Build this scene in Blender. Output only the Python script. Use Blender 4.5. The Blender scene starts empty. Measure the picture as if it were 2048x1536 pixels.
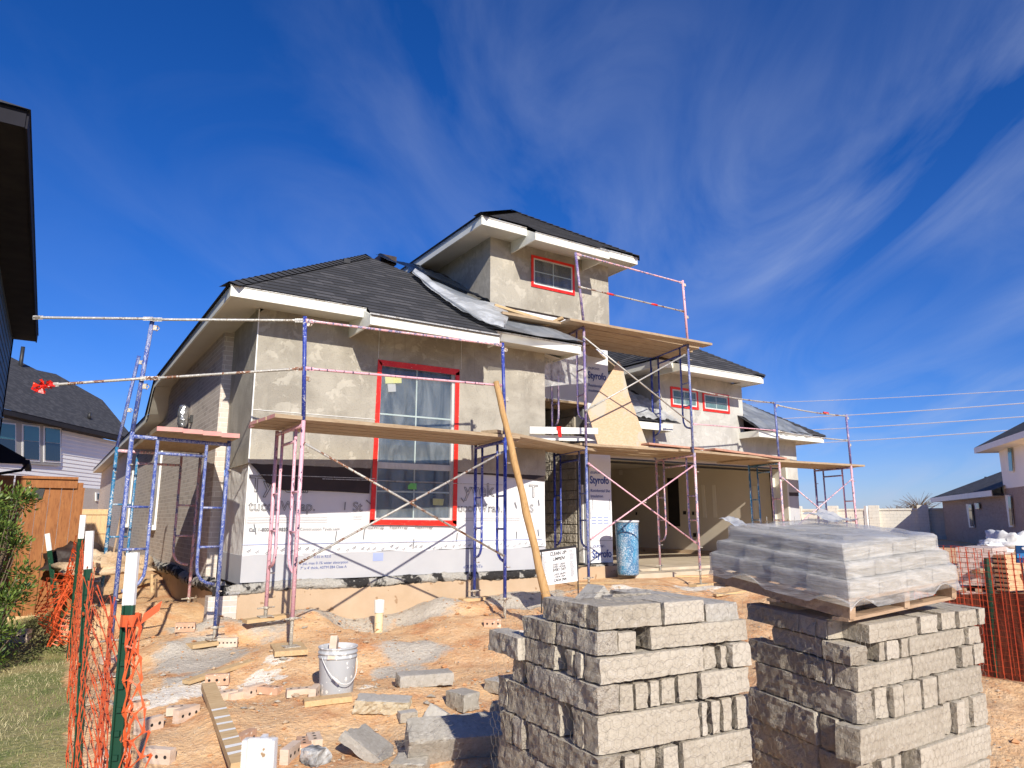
import bpy, math, random
from math import sin, cos, tan, atan, atan2, radians, pi, hypot, exp, floor
from mathutils import Vector, Matrix, noise
random.seed(7)
SC=bpy.context.scene
COL=SC.collection
# ---------------------------------------------------------------- measuring helpers (camera model of the photograph, metres)
FPX=1400.; TH=atan(270/FPX); EY=1.7; CX,CY=-1.955,-8.702
YAW=atan2(.5481,.8364); FW=(sin(YAW),cos(YAW)); RT=(cos(YAW),-sin(YAW))
def ray(x,y):
    a=(x-1024)/FPX; b=(768-y)/FPX
    Y=cos(TH)-b*sin(TH); Z=sin(TH)+b*cos(TH)
    return (a*RT[0]+Y*FW[0],a*RT[1]+Y*FW[1],Z)
def P(x,y,**k):
    d=ray(x,y); C=(CX,CY,EY); (ax,val),=k.items()
    t=val/hypot(d[0],d[1]) if ax=='t' else (val-C['uvz'.index(ax)])/d['uvz'.index(ax)]
    return Vector([C[i]+t*d[i] for i in range(3)])
def at(x,y,p):
    d=ray(x,y); return EY+d[2]*hypot(p[0]-CX,p[1]-CY)/hypot(d[0],d[1])
def lerp(a,b,t): return a+(b-a)*t
def vl(a,b,t): return Vector(a)*(1-t)+Vector(b)*t
def sm(a,b,x):
    t=max(0,min(1,(x-a)/(b-a))); return t*t*(3-2*t)
def nz(x,y,z=0.,s=1.): return noise.noise(Vector((x*s,y*s,z*s)))
def fb(x,y,z=0.,s=1.,o=3):
    r=0;a=1;
    for i in range(o): r+=a*noise.noise(Vector((x*s,y*s,z*s+i*7.3)));a*=.5;s*=2.1
    return r
# ---------------------------------------------------------------- ground height
GP=[(-1.95,-8.7,.0),(-1.2,-7,.02),(-3,-8,0),(-3,-4,.05),(-2.6,-1,.1),(-2.6,2,.2),(-3,6,.3),(-1.7,-4,.1),(-1.7,-1,.2),(-1.65,.5,.25),(-1.5,3,.42),
 (.2,-1.55,.44),(.3,-.35,.6),(-.37,-.75,.36),(-1.33,-1,.27),(-1.28,1.52,.6),(-.45,1.5,.62),(-.5,.2,.42),(-.5,6,.75),(-1.2,8,.75),(-1,14,.75),
 (2.72,-1.4,.51),(3.0,-.25,.64),(4.9,-.4,.69),(7.1,-.5,.62),(5.1,.75,.69),(7.1,.5,.72),(8.5,.2,.73),(10,.2,.74),(11.8,.2,.73),(6.6,.2,.72),(4.4,.2,.66),(1.5,-.5,.44),(1.6,-.08,.5),(.8,0,.62),(.1,0,.55),(2.7,0,.6),
 (.19,-2.8,.29),(.9,-2.6,.27),(-.5,-2.4,.25),(-.6,-4,.17),(.3,-3.8,.17),(0,-5,.1),(-.5,-6,.05),(.1,-6.3,.08),(1.5,-6.5,.04),(1,-4,.2),(2.5,-4.5,.22),(3,-3,.35),(4,-2,.5),
 (5.3,-5.5,.3),(3.5,-7,.1),(6,-8,.1),(6,-2,.5),(9,-1,.62),(12,-1,.6),(14,-5,.3),(9,-5,.35),(12,3,.6),(15,8,.5),(25,8,.45),(30,0,.3),(44,12,.5),(-6,12,.3),(-10,0,0),(-8,-14,0),(8,-16,0)]
def H0(x,y):
    r2=x*x+y*y
    if r2>45*45: return .45
    sw=0;s=0
    for (a,b,c) in GP:
        d=(x-a)**2+(y-b)**2+.02
        w=1/(d*d**.6); sw+=w; s+=w*c
    h=s/sw
    t=sm(30,45,math.sqrt(r2))
    return h*(1-t)+.45*t
MOUND=[(-.35,-.30,.13,.35),(-.85,-.6,.10,.35),(.75,-.35,.07,.3),(2.35,-.45,.10,.4),(3.6,-.5,.10,.45),(1.0,-1.7,.05,.4),(-.1,-1.3,.05,.35),(1.9,-1.3,.07,.5),(3.4,-1.6,.08,.5),(-.7,-3.1,.05,.5),(.9,-3.5,.06,.6),(5.4,-.6,.05,.5),(-1.1,.9,.10,.5),(-1.2,2.6,.12,.6)]
def bumps(x,y):
    # rough churned dirt, quiet on the lawn
    lawn=sm(-1.45,-1.8,x+.12*nz(x,y,3,1.3))*sm(9,6,y)
    a=(1-lawn)
    b=a*(.06*fb(x,y,1,.9,2)+.036*fb(x,y,5,3.1,4))+.012*fb(x,y,9,1.2,2)*lawn
    k=hypot(x-3,y+3); b*=sm(60,14,k)
    if x>-.3 and y>-.1 and x<12: b*=.2
    for (px,py,h,r) in MOUND: 
        d=(x-px)**2+(y-py)**2
        if d<9*r*r: b+=h*exp(-d/(r*r))*(1+.35*noise.noise(Vector((x*5,y*5,1))))
    return b,lawn
def H(x,y): return H0(x,y)+bumps(x,y)[0]
# ---------------------------------------------------------------- node helpers
MATS={}
class NT:
    def __init__(s,name):
        m=bpy.data.materials.new(name); m.use_nodes=True; s.m=m; s.t=m.node_tree; s.t.nodes.clear()
        s.out=s.n('ShaderNodeOutputMaterial')
    def n(s,ty,**k):
        x=s.t.nodes.new(ty)
        for a,b in k.items():
            if a.startswith('i_'): s.set(x,a[2:],b)
            else: setattr(x,a,b)
        return x
    def set(s,x,key,val):
        key=int(key) if key.isdigit() else key.replace('_',' ')
        sk=x.inputs[key]
        if isinstance(val,bpy.types.NodeSocket): s.t.links.new(val,sk)
        else:
            if sk.type=='RGBA' and len(val)==3: val=(*val,1)
            sk.default_value=val
    def coord(s,kind='Object',rnd=True):
        if kind=='World': return s.n('ShaderNodeNewGeometry').outputs['Position']
        tc=s.n('ShaderNodeTexCoord').outputs[kind]
        if not rnd or kind=='UV': return tc
        oi=s.n('ShaderNodeObjectInfo').outputs['Random']
        mu=s.n('ShaderNodeMath',operation='MULTIPLY',i_0=oi,i_1=37.)
        return s.n('ShaderNodeVectorMath',operation='ADD',i_0=tc,i_1=mu.outputs[0]).outputs[0]
    def scale(s,vec,v): return s.n('ShaderNodeVectorMath',operation='MULTIPLY',i_0=vec,i_1=v).outputs[0]
    def noise(s,vec,scale,detail=3.,rough=.55,dist=0.):
        return s.n('ShaderNodeTexNoise',i_Vector=vec,i_Scale=scale,i_Detail=detail,i_Roughness=rough,i_Distortion=dist).outputs[0]
    def ramp(s,f,a,b,ca=0.,cb=1.):
        x=s.n('ShaderNodeMapRange',i_0=f,i_1=a,i_2=b,i_3=ca,i_4=cb); return x.outputs[0]
    def mix(s,f,a,b,mode='MIX'):
        x=s.n('ShaderNodeMix',data_type='RGBA',blend_type=mode)
        for k,v in ((0,f),(6,a),(7,b)):
            if isinstance(v,bpy.types.NodeSocket): s.t.links.new(v,x.inputs[k])
            else: x.inputs[k].default_value=v if k==0 else (*v[:3],1)
        return x.outputs[2]
    def math(s,op,a,b=0.): return s.n('ShaderNodeMath',operation=op,i_0=a,i_1=b).outputs[0]
    def bump(s,h,strength=.3,dist=.01,normal=None):
        x=s.n('ShaderNodeBump',i_Height=h,i_Strength=strength,i_Distance=dist)
        if normal is not None: s.set(x,'Normal',normal)
        return x.outputs[0]
    def bsdf(s,col,rough=.8,normal=None,**k):
        x=s.n('ShaderNodeBsdfPrincipled'); s.set(x,'Base Color',col); s.set(x,'Roughness',rough)
        if normal is not None: s.set(x,'Normal',normal)
        for a,b in k.items(): s.set(x,a.replace('_',' '),b)
        return x.outputs[0]
    def done(s,sh):
        s.t.links.new(sh,s.out.inputs[0]); MATS[s.m.name]=s.m; return s.m
def simple(name,c1,c2,scale=8.,rough=.8,bs=.25,bd=.004,kind='Object',bscale=None,detail=4.,c3=None,s3=60.,t3=.66,stretch=(1,1,1),**k):
    """two-tone noise paint/wood/stone with bump and optional specks of a third colour"""
    t=NT(name); v=t.coord(kind); v=t.scale(v,stretch)
    f=t.noise(v,scale,detail); col=t.mix(t.ramp(f,.35,.65),c1,c2)
    g=t.noise(v,bscale or scale*6,3.)
    if c3 is not None:
        q=t.noise(v,s3,2.); col=t.mix(t.ramp(q,t3,t3+.03),col,c3)
    return t.done(t.bsdf(col,rough,t.bump(g,bs,bd),**k))
# ---------------------------------------------------------------- mesh builder
class MB:
    def __init__(s): s.v=[];s.f=[];s.mi=[];s.uv=[];s.sm=[];s.m=0;s.smooth=False;s.col=[]
    def face(s,pts,uv=None):
        b=len(s.v); s.v+= [tuple(p) for p in pts]; s.f.append(tuple(range(b,b+len(pts)))); s.mi.append(s.m); s.uv.append(uv); s.sm.append(s.smooth)
        return s
    def add(s,vs,fs,uvs=None):
        b=len(s.v); s.v+=[tuple(p) for p in vs]
        for i,f in enumerate(fs):
            s.f.append(tuple(b+k for k in f)); s.mi.append(s.m); s.uv.append(uvs[i] if uvs else None); s.sm.append(s.smooth)
        return s
    def box(s,x0,x1,y0,y1,z0,z1,M=None):
        vs=[Vector((x,y,z)) for z in(z0,z1) for y in(y0,y1) for x in(x0,x1)]
        if M is not None: vs=[M@v for v in vs]
        return s.add(vs,[(0,2,3,1),(4,5,7,6),(0,1,5,4),(2,6,7,3),(0,4,6,2),(1,3,7,5)])
    def bar(s,a,b,w,h,up=(0,0,1)):
        "rectangular bar from a to b, w across, h in the up direction"
        a=Vector(a);b=Vector(b);d=(b-a).normalized();u=Vector(up);x=d.cross(u)
        if x.length<1e-4: x=d.cross(Vector((0,1,0)))
        x.normalize();u=x.cross(d)
        vs=[p+x*i*w/2+u*j*h/2 for p in(a,b) for i,j in((-1,-1),(1,-1),(1,1),(-1,1))]
        return s.add(vs,[(3,2,1,0),(4,5,6,7),(0,1,5,4),(1,2,6,5),(2,3,7,6),(3,0,4,7)])
    def tube(s,pts,r,n=8,cap=True):
        pts=[Vector(p) for p in pts]; b=len(s.v); prev=None; N=len(pts); sm0=s.smooth
        for i,p in enumerate(pts):
            d=(pts[min(i+1,N-1)]-pts[max(i-1,0)]).normalized()
            x=(prev-d*prev.dot(d)) if prev is not None else d.orthogonal()
            x.normalize(); prev=x; y=d.cross(x); rr=r[i] if isinstance(r,(list,tuple)) else r
            for k in range(n):
                a=2*pi*k/n; s.v.append(tuple(p+x*cos(a)*rr+y*sin(a)*rr))
        for i in range(N-1):
            for k in range(n):
                q=(k+1)%n; s.f.append((b+i*n+k,b+i*n+q,b+(i+1)*n+q,b+(i+1)*n+k)); s.mi.append(s.m); s.uv.append(None); s.sm.append(True)
        if cap and n>2:
            s.f.append(tuple(b+k for k in range(n-1,-1,-1)));s.mi.append(s.m);s.uv.append(None);s.sm.append(False)
            s.f.append(tuple(b+(N-1)*n+k for k in range(n)));s.mi.append(s.m);s.uv.append(None);s.sm.append(False)
        return s
    def lathe(s,prof,c,n=28,jit=0):
        b=len(s.v); c=Vector(c)
        for (r,z) in prof:
            for k in range(n):
                a=2*pi*k/n; s.v.append((c.x+r*cos(a),c.y+r*sin(a),c.z+z))
        for i in range(len(prof)-1):
            for k in range(n):
                q=(k+1)%n; s.f.append((b+i*n+k,b+i*n+q,b+(i+1)*n+q,b+(i+1)*n+k)); s.mi.append(s.m); s.uv.append(None); s.sm.append(True)
        return s
    def prism(s,poly,d):
        "polygon (list of points) thickened by vector d"
        d=Vector(d);n=len(poly);vs=[Vector(p) for p in poly]; vs+= [p+d for p in vs]
        return s.add(vs,[tuple(range(n))[::-1],tuple(range(n,2*n))]+[(i,(i+1)%n,(i+1)%n+n,i+n) for i in range(n)])
    def grid(s,fn,nu,nv,uvs=None):
        b=len(s.v)
        for j in range(nv+1):
            for i in range(nu+1): s.v.append(tuple(fn(i/nu,j/nv)))
        for j in range(nv):
            for i in range(nu):
                a=b+j*(nu+1)+i; s.f.append((a,a+1,a+nu+2,a+nu+1)); s.mi.append(s.m)
                s.uv.append(None if not uvs else [uvs(p/nu,q/nv) for p,q in((i,j),(i+1,j),(i+1,j+1),(i,j+1))]); s.sm.append(s.smooth)
        return s
    def build(s,name,mats,parent=None,org=None,fixn=True,two=False):
        if not isinstance(mats,(list,tuple)): mats=[mats]
        me=bpy.data.meshes.new(name)
        if parent is not None: o0=wloc(parent)
        elif org is not None: o0=Vector(org)
        else:
            xs=[v[0] for v in s.v];ys=[v[1] for v in s.v];zs=[v[2] for v in s.v]
            o0=Vector(((min(xs)+max(xs))/2,(min(ys)+max(ys))/2,min(zs)))
        me.from_pydata([(v[0]-o0.x,v[1]-o0.y,v[2]-o0.z) for v in s.v],[],s.f)
        for m in mats: me.materials.append(MATS[m] if isinstance(m,str) else m)
        uvl=me.uv_layers.new(name='UVMap')
        for p in me.polygons:
            p.material_index=s.mi[p.index]; p.use_smooth=s.sm[p.index]
            u=s.uv[p.index]
            if u is None:
                n=p.normal; ax=max(range(3),key=lambda i:abs(n[i]))
                for li in p.loop_indices:
                    v=s.v[me.loops[li].vertex_index]
                    uvl.data[li].uv=(v[1],v[2]) if ax==0 else (v[0],v[2]) if ax==1 else (v[0],v[1])
            else:
                for k,li in enumerate(p.loop_indices): uvl.data[li].uv=u[k]
        if s.col and len(s.col)==len(s.v):
            ca=me.color_attributes.new('mask','FLOAT_COLOR','POINT')
            for i,c in enumerate(s.col): ca.data[i].color=c
        me.update()
        o=bpy.data.objects.new(name,me); COL.objects.link(o)
        if parent is not None: o.parent=parent
        else: o.location=o0
        return o
def wloc(o):
    v=Vector(o.location)
    while o.parent: o=o.parent; v=v+Vector(o.location)
    return v
def tag(o,label=None,cat=None,group=None,kind=None):
    for k,v in(('label',label),('category',cat),('group',group),('kind',kind)):
        if v: o[k]=v
    return o
def thing(name,loc,label,cat,group=None):
    o=bpy.data.objects.new(name,None); o.empty_display_size=.1; COL.objects.link(o); o.location=Vector(loc); return tag(o,label,cat,group)
def copy_tree(o,parent=None):
    c=o.copy(); COL.objects.link(c)
    if parent: c.parent=parent
    for ch in [x for x in COL.objects if x.parent==o]: copy_tree(ch,c)
    return c
FONTJ={}
def text(s,size,M,mat,parent,name='lettering',outline=0.,ext=.0008,align='LEFT',shear=0.,bold=0.,sx=1.):
    "lettering as a mesh; M places the text plane (x along the line, y up)"
    cu=bpy.data.curves.new('t','FONT'); cu.body=s; cu.size=size; cu.align_x=align; cu.shear=shear; cu.resolution_u=4
    if outline>0: cu.fill_mode='NONE'; cu.bevel_depth=outline; cu.bevel_resolution=0
    else: cu.extrude=ext; cu.offset=bold
    o=bpy.data.objects.new('t',cu); COL.objects.link(o)
    dg=bpy.context.evaluated_depsgraph_get(); me=bpy.data.meshes.new_from_object(o.evaluated_get(dg))
    COL.objects.unlink(o); bpy.data.objects.remove(o); 
    o0=wloc(parent) if parent else Vector((0,0,0))
    me.transform(Matrix.Diagonal((sx,1,1,1))); me.transform(M); me.transform(Matrix.Translation(-o0)); me.name=name
    me.materials.clear(); me.materials.append(MATS[mat])
    r=bpy.data.objects.new(name,me); COL.objects.link(r); r.parent=parent; return r
def plane_M(o,x,y):
    x=Vector(x).normalized();y=Vector(y).normalized();z=x.cross(y)
    return Matrix(((x.x,y.x,z.x,o[0]),(x.y,y.y,z.y,o[1]),(x.z,y.z,z.z,o[2]),(0,0,0,1)))
def frontM(x,y,z): return plane_M((x,y,z),(1,0,0),(0,0,1))   # text on a wall that faces the street
# ---------------------------------------------------------------- materials
def m_ground():
    t=NT('dirt'); p=t.coord('World')
    at_=t.n('ShaderNodeAttribute',attribute_name='mask'); sep=t.n('ShaderNodeSeparateColor',i_0=at_.outputs['Color'])
    gv,lw,ch=sep.outputs[0],sep.outputs[1],sep.outputs[2]
    n1=t.noise(p,1.9,6,.66,0.); n2=t.noise(p,8,7,.72,0.); vo=t.n('ShaderNodeTexVoronoi',feature='F1',i_Vector=p,i_Scale=26.,i_Randomness=1.).outputs['Distance']; vo2=t.n('ShaderNodeTexVoronoi',feature='F1',i_Vector=p,i_Scale=75.).outputs['Distance']; n3=t.noise(p,45,4,.7); n4=t.noise(p,170,3,.6)
    c=t.mix(t.ramp(n1,.36,.62),(.64,.335,.145),(.76,.50,.265))
    c=t.mix(t.math('MULTIPLY',t.ramp(n2,.5,.75),.8),c,(.80,.58,.36))
    c=t.mix(t.math('MULTIPLY',t.ramp(n1,.47,.32),.7),c,(.50,.20,.08))
    c=t.mix(t.math('MULTIPLY',t.ramp(n3,.58,.68),.5),c,(.84,.66,.45))
    c=t.mix(t.math('MULTIPLY',t.ramp(n3,.40,.30),.35),c,(.40,.19,.085))
    c=t.mix(t.ramp(n4,.63,.68),c,(.80,.72,.58)); c=t.mix(t.math('MULTIPLY',t.ramp(vo,.6,.9),.15),c,(.42,.20,.09)); c=t.mix(t.math('MULTIPLY',t.ramp(vo2,.22,.12),t.ramp(n2,.5,.6)),c,(.82,.68,.50))
    gcol=t.mix(t.ramp(n4,.42,.58),(.43,.38,.31),(.58,.52,.43))
    gcol=t.mix(t.ramp(n4,.60,.63),gcol,(.66,.63,.56))
    f=t.math('ADD',gv,t.math('MULTIPLY',t.math('SUBTRACT',n2,.5),.9)); c=t.mix(t.ramp(f,.42,.72),c,gcol)
    f=t.math('ADD',ch,t.math('MULTIPLY',t.math('SUBTRACT',n2,.5),1.3)); c=t.mix(t.ramp(f,.45,.6),c,t.mix(t.ramp(n3,.4,.6),(.80,.70,.55),(.86,.81,.72)))
    g1=t.noise(p,2.3,4,.6); g2=t.noise(p,60,3,.7)
    gc=t.mix(t.ramp(g1,.42,.6),(.30,.25,.10),(.13,.16,.035)); gc=t.mix(t.ramp(g2,.5,.7),gc,(.40,.35,.19))
    f=t.math('ADD',lw,t.math('MULTIPLY',t.math('SUBTRACT',n2,.5),.7)); c=t.mix(t.ramp(f,.4,.6),c,gc)
    h=t.math('ADD',t.math('MULTIPLY',t.math('SUBTRACT',1.,vo),.35),t.math('MULTIPLY',t.math('SUBTRACT',1.,vo2),.14)); h=t.math('ADD',h,t.math('MULTIPLY',n2,.8)); h=t.math('ADD',h,t.math('ADD',t.math('MULTIPLY',n3,.45),t.math('MULTIPLY',n4,.16)))
    t.done(t.bsdf(c,.95,t.bump(h,.9,.028)))
m_ground()
def m_stucco(name,a,b,c3,sc=1.6):
    t=NT(name); p=t.coord('World')
    n1=t.noise(p,sc,6,.62,.9); n2=t.noise(p,sc*2.6,6,.68,.35); n3=t.noise(p,70,3,.7); n4=t.noise(p,.55,4,.6,.5)
    c=t.mix(t.ramp(n1,.38,.6),a,b)
    sm_=t.math('MULTIPLY',t.ramp(n2,.54,.565),t.ramp(n4,.43,.52))       # smooth trowelled skim patches
    c=t.mix(t.math('MULTIPLY',sm_,.36),c,c3)
    pits=t.ramp(n3,.40,.36); rough_=t.math('SUBTRACT',1.,sm_)
    c=t.mix(t.math('MULTIPLY',t.math('MULTIPLY',pits,rough_),.55),c,(.13,.125,.115))
    w=t.noise(t.scale(p,(1,1,.25)),5,5,.7,2.); c=t.mix(t.math('MULTIPLY',t.ramp(w,.56,.7),.35),c,(.19,.18,.16))
    h=t.math('ADD',t.math('MULTIPLY',n3,t.math('ADD',t.math('MULTIPLY',rough_,.8),.12)),t.math('MULTIPLY',n2,1.2))
    t.done(t.bsdf(c,.92,t.bump(h,.6,.014)))
m_stucco('stucco',(.31,.285,.235),(.42,.39,.325),(.58,.545,.46))
m_stucco('stucco_right',(.43,.42,.39),(.54,.53,.49),(.64,.63,.59),1.2)
def m_brick(name,c1,c2,mortar,bw=.2,bh=.0665,ms=.010,kind='UV',c3=None,bias=-.3,rough=.85):
    t=NT(name); uv=t.coord('UV')
    b=t.n('ShaderNodeTexBrick',offset=.5); 
    for k,v in(('Vector',uv),('Color1',(*c1,1)),('Color2',(*c2,1)),('Mortar',(*mortar,1)),('Scale',1.),('Mortar Size',ms/2),('Mortar Smooth',.15),('Bias',bias),('Brick Width',bw),('Row Height',bh)): t.set(b,k,v)
    n=t.noise(uv,25,4); w=t.noise(uv,1.1,4); c=b.outputs['Color']
    if c3 is not None:
        b2=t.n('ShaderNodeTexBrick',offset=.5)
        for k,v in(('Vector',uv),('Color1',(0,0,0,1)),('Color2',(1,1,1,1)),('Mortar',(0,0,0,1)),('Scale',1.),('Mortar Size',ms/2),('Bias',-.45),('Brick Width',bw),('Row Height',bh)): t.set(b2,k,v)
        c=t.mix(t.math('MULTIPLY',b2.outputs['Color'],1.),c,c3)
    c=t.mix(t.math('MULTIPLY',t.ramp(n,.3,.7),.25),c,t.mix(.5,c,(.05,.04,.035),'MIX'))
    c=t.mix(t.math('MULTIPLY',t.ramp(w,.5,.8),.25),c,mortar)
    h=t.math('ADD',t.math('MULTIPLY',b.outputs['Fac'],-1.),t.math('MULTIPLY',n,.25))
    t.done(t.bsdf(c,rough,t.bump(h,.6,.008)))
m_brick('side_brick',(.64,.555,.48),(.73,.65,.57),(.80,.75,.67),c3=(.33,.26,.22))
m_brick('far_brick',(.50,.44,.38),(.62,.57,.50),(.60,.56,.50),c3=(.36,.29,.24))
m_brick('dark_brick',(.34,.25,.22),(.46,.36,.32),(.52,.48,.44),c3=(.10,.07,.07))
m_brick('pale_block',(.72,.68,.58),(.78,.74,.64),(.55,.52,.45),bw=.4,bh=.2,ms=.014)
m_brick('shingle',(.036,.037,.041),(.058,.058,.064),(.026,.026,.029),bw=.21,bh=.142,ms=.006,c3=(.10,.097,.10),rough=.9)
m_brick('porch_stone_mortar',(.27,.24,.2),(.2,.18,.15),(.35,.32,.27),bw=.45,bh=.2,ms=.02)
def m_paint(name,base,chip,scl=26.,thr=.58,c3=None,t3=.62,rough=.45,s3=70.,metal=0.):
    t=NT(name); p=t.coord('World'); n=t.noise(t.scale(p,(1,1,.45)),scl,3,.6); m=t.noise(p,s3,2,.5); d=t.noise(p,3.,3)
    c=t.mix(t.ramp(n,thr,thr+.02),base,chip)
    if c3 is not None: c=t.mix(t.ramp(t.math('ADD',m,t.math('MULTIPLY',t.math('SUBTRACT',d,.5),.35)),t3,t3+.02),c,c3)
    t.done(t.bsdf(c,rough,t.bump(n,.25,.002),Metallic=metal))
m_paint('pink_paint',(.74,.40,.46),(.05,.045,.10),34.,.60,(.80,.55,.58),.60,s3=55.)
m_paint('pink_worn',(.72,.38,.42),(.22,.2,.33),22.,.52,(.78,.68,.66),.56)
m_paint('blue_paint',(.028,.05,.30),(.10,.13,.40),20.,.56,(.62,.62,.66),.66)
m_paint('blue_worn',(.05,.085,.31),(.18,.22,.40),30.,.52,(.56,.55,.58),.60,s3=120.)
m_paint('purple_worn',(.16,.12,.30),(.42,.30,.38),24.,.53,(.7,.66,.68),.62,s3=110.)
m_paint('teal_worn',(.02,.16,.33),(.30,.38,.46),22.,.55,(.6,.6,.58),.6)
m_paint('galv_rust',(.42,.40,.36),(.22,.10,.055),9.,.55,(.68,.65,.58),.58,rough=.55,metal=.35)
m_paint('galv',(.46,.45,.42),(.30,.26,.21),10.,.58,(.7,.68,.62),.57,rough=.5,metal=.4)
m_paint('jack_steel',(.42,.38,.31),(.25,.16,.10),14.,.56,(.66,.6,.5),.58,rough=.7,metal=.2)
m_paint('green_post',(.012,.055,.03),(.02,.08,.045),12.,.6,(.35,.3,.22),.74,rough=.4)
m_paint('post_white',(.82,.81,.77),(.78,.75,.68),16.,.6,(.35,.22,.12),.72,rough=.5)
m_paint('barrel_blue',(.03,.15,.30),(.05,.24,.42),6.,.5,(.62,.68,.72),.565,rough=.45,s3=95.)
m_paint('bucket_grey',(.44,.45,.46),(.60,.60,.60),5.,.55,(.78,.77,.74),.6,rough=.5,s3=22.)
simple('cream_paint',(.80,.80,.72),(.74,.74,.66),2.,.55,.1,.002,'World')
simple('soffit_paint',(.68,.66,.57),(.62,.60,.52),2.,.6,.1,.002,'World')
simple('grey_trim',(.30,.29,.27),(.34,.33,.31),3.,.6,.1,.002,'World')
simple('white_trim',(.80,.80,.77),(.74,.74,.71),3.,.5,.1,.002,'World')
simple('tyvek',(.74,.74,.735),(.68,.68,.68),1.8,.55,.55,.02,'World',bscale=5.)
simple('tyvek_loose',(.78,.77,.74),(.66,.64,.60),2.2,.6,.8,.03,'World',bscale=6.)
simple('foam_board',(.47,.475,.49),(.43,.435,.455),2.,.7,.1,.002,'World')
simple('foam_white',(.78,.79,.81),(.72,.73,.75),2.,.7,.1,.002,'World')
simple('print_blue',(.025,.055,.26),(.03,.07,.30),3.,.6)
simple('print_pale_blue',(.30,.36,.58),(.34,.40,.62),3.,.6)
simple('print_grey',(.16,.17,.18),(.2,.2,.21),3.,.6)
simple('print_black',(.02,.02,.022),(.03,.03,.03),3.,.5)
simple('black_felt',(.022,.013,.011),(.04,.024,.02),3.,.6,.5,.02,'World',bscale=6.)
simple('dark_void',(.012,.010,.009),(.02,.016,.014),3.,.9)
simple('red_tape',(.72,.012,.008),(.80,.03,.012),6.,.38,.5,.006,'World',bscale=30.,c3=(.82,.36,.25),s3=60.,t3=.68)
simple('concrete_form',(.46,.33,.21),(.52,.385,.26),2.5,.85,.3,.006,'World',bscale=40.,c3=(.32,.20,.11),s3=9.,t3=.66)
simple('slab',(.46,.38,.27),(.56,.48,.36),3.,.9,.3,.004,'World')
def m_ledge():
    t=NT('tar_ledge'); p=t.coord('World'); n=t.noise(t.scale(p,(1,1,.8)),2.3,6,.6,.5); m=t.noise(p,38,4,.7)
    c=t.mix(t.ramp(n,.50,.53),t.mix(t.ramp(m,.35,.65),(.36,.34,.30),(.52,.50,.45)),(.022,.02,.02))
    c=t.mix(t.ramp(m,.64,.67),c,(.5,.48,.43))
    t.done(t.bsdf(c,.8,t.bump(t.math('ADD',m,n),.9,.03)))
m_ledge()
simple('drywall',(.60,.53,.43),(.65,.58,.47),1.2,.9,.1,.003,'World')
simple('drywall_mud',(.72,.66,.56),(.75,.69,.59),2.,.9,.1,.003,'World')
def m_wood(name,c1,c2,c3,s=1.,rough=.8,axis='x',knots=True):
    t=NT(name); v=t.coord('Object'); st={'x':(.18,1,1),'y':(1,.18,1),'z':(1,1,.18)}[axis]
    q=t.scale(v,tuple(a*s for a in st)); n=t.noise(q,16,6,.65,1.1); w=t.noise(t.scale(q,(1,1,1)),55,3,.6); l=t.noise(v,2.,3)
    c=t.mix(t.ramp(n,.35,.65),c1,c2); c=t.mix(t.math('MULTIPLY',t.ramp(w,.5,.68),.6),c,c3)
    c=t.mix(t.math('MULTIPLY',t.ramp(l,.4,.7),.35),c,c2)
    t.done(t.bsdf(c,rough,t.bump(t.math('ADD',n,w),.35,.004)))
m_wood('plank_wood',(.34,.24,.145),(.44,.34,.22),(.24,.155,.085))
m_wood('plank_red',(.45,.20,.15),(.55,.33,.22),(.30,.10,.06))
m_wood('new_lumber',(.50,.34,.17),(.58,.42,.23),(.36,.22,.10))
m_wood('lumber_y',(.56,.37,.18),(.62,.43,.23),(.42,.25,.10),axis='y')
m_wood('post_wood',(.44,.25,.09),(.53,.33,.14),(.30,.15,.05),axis='z')
m_wood('cedar',(.27,.095,.028),(.36,.145,.045),(.13,.04,.012),axis='z')
m_wood('cedar_pale',(.60,.40,.20),(.66,.46,.25),(.48,.28,.12),axis='z')
m_wood('pallet_wood',(.38,.25,.15),(.46,.33,.22),(.24,.14,.08))
simple('end_pink',(.66,.27,.26),(.60,.34,.28),12.,.8,.4,.004)
def m_osb():
    t=NT('osb'); v=t.coord('Object',False); a=t.n('ShaderNodeTexVoronoi',i_Vector=t.scale(v,(14,5,30)),i_Scale=1.6)
    c=t.mix(t.ramp(a.outputs['Distance'],.2,.8),(.50,.37,.24),(.60,.46,.32))
    k=t.n('ShaderNodeSeparateColor',i_0=a.outputs['Color']).outputs[0]; c=t.mix(t.math('MULTIPLY',k,.55),c,(.60,.36,.19))
    n=t.noise(v,2.2,4,.6,.5); c=t.mix(t.ramp(n,.56,.60),c,(.46,.42,.33))
    t.done(t.bsdf(c,.85,t.bump(a.outputs['Distance'],.3,.004)))
m_osb()
def m_stone(name,c1,c2,c3,bs):
    t=NT(name); v=t.coord('Object'); n=t.noise(v,4,5,.6,.4); m=t.noise(v,38,5,.7); f=t.noise(v,190,2)
    c=t.mix(t.ramp(n,.33,.67),c1,c2); oi=t.n('ShaderNodeObjectInfo').outputs['Random']; c=t.mix(t.ramp(oi,.45,1.,0,.45),c,c3); c=t.mix(t.ramp(oi,.4,0.,0,.35),c,(.27,.235,.18)); c=t.mix(t.math('MULTIPLY',t.ramp(m,.52,.7),.55),c,c3); c=t.mix(t.math('MULTIPLY',t.ramp(m,.44,.33),.5),c,(.17,.15,.12))
    t.done(t.bsdf(c,.93,t.bump(t.math('ADD',m,t.math('MULTIPLY',f,.45)),bs,.02)))
m_stone('stone_sawn',(.41,.36,.285),(.50,.45,.365),(.58,.54,.47),.45)
m_stone('stone_split',(.37,.32,.245),(.47,.415,.33),(.57,.52,.45),1.)
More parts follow.
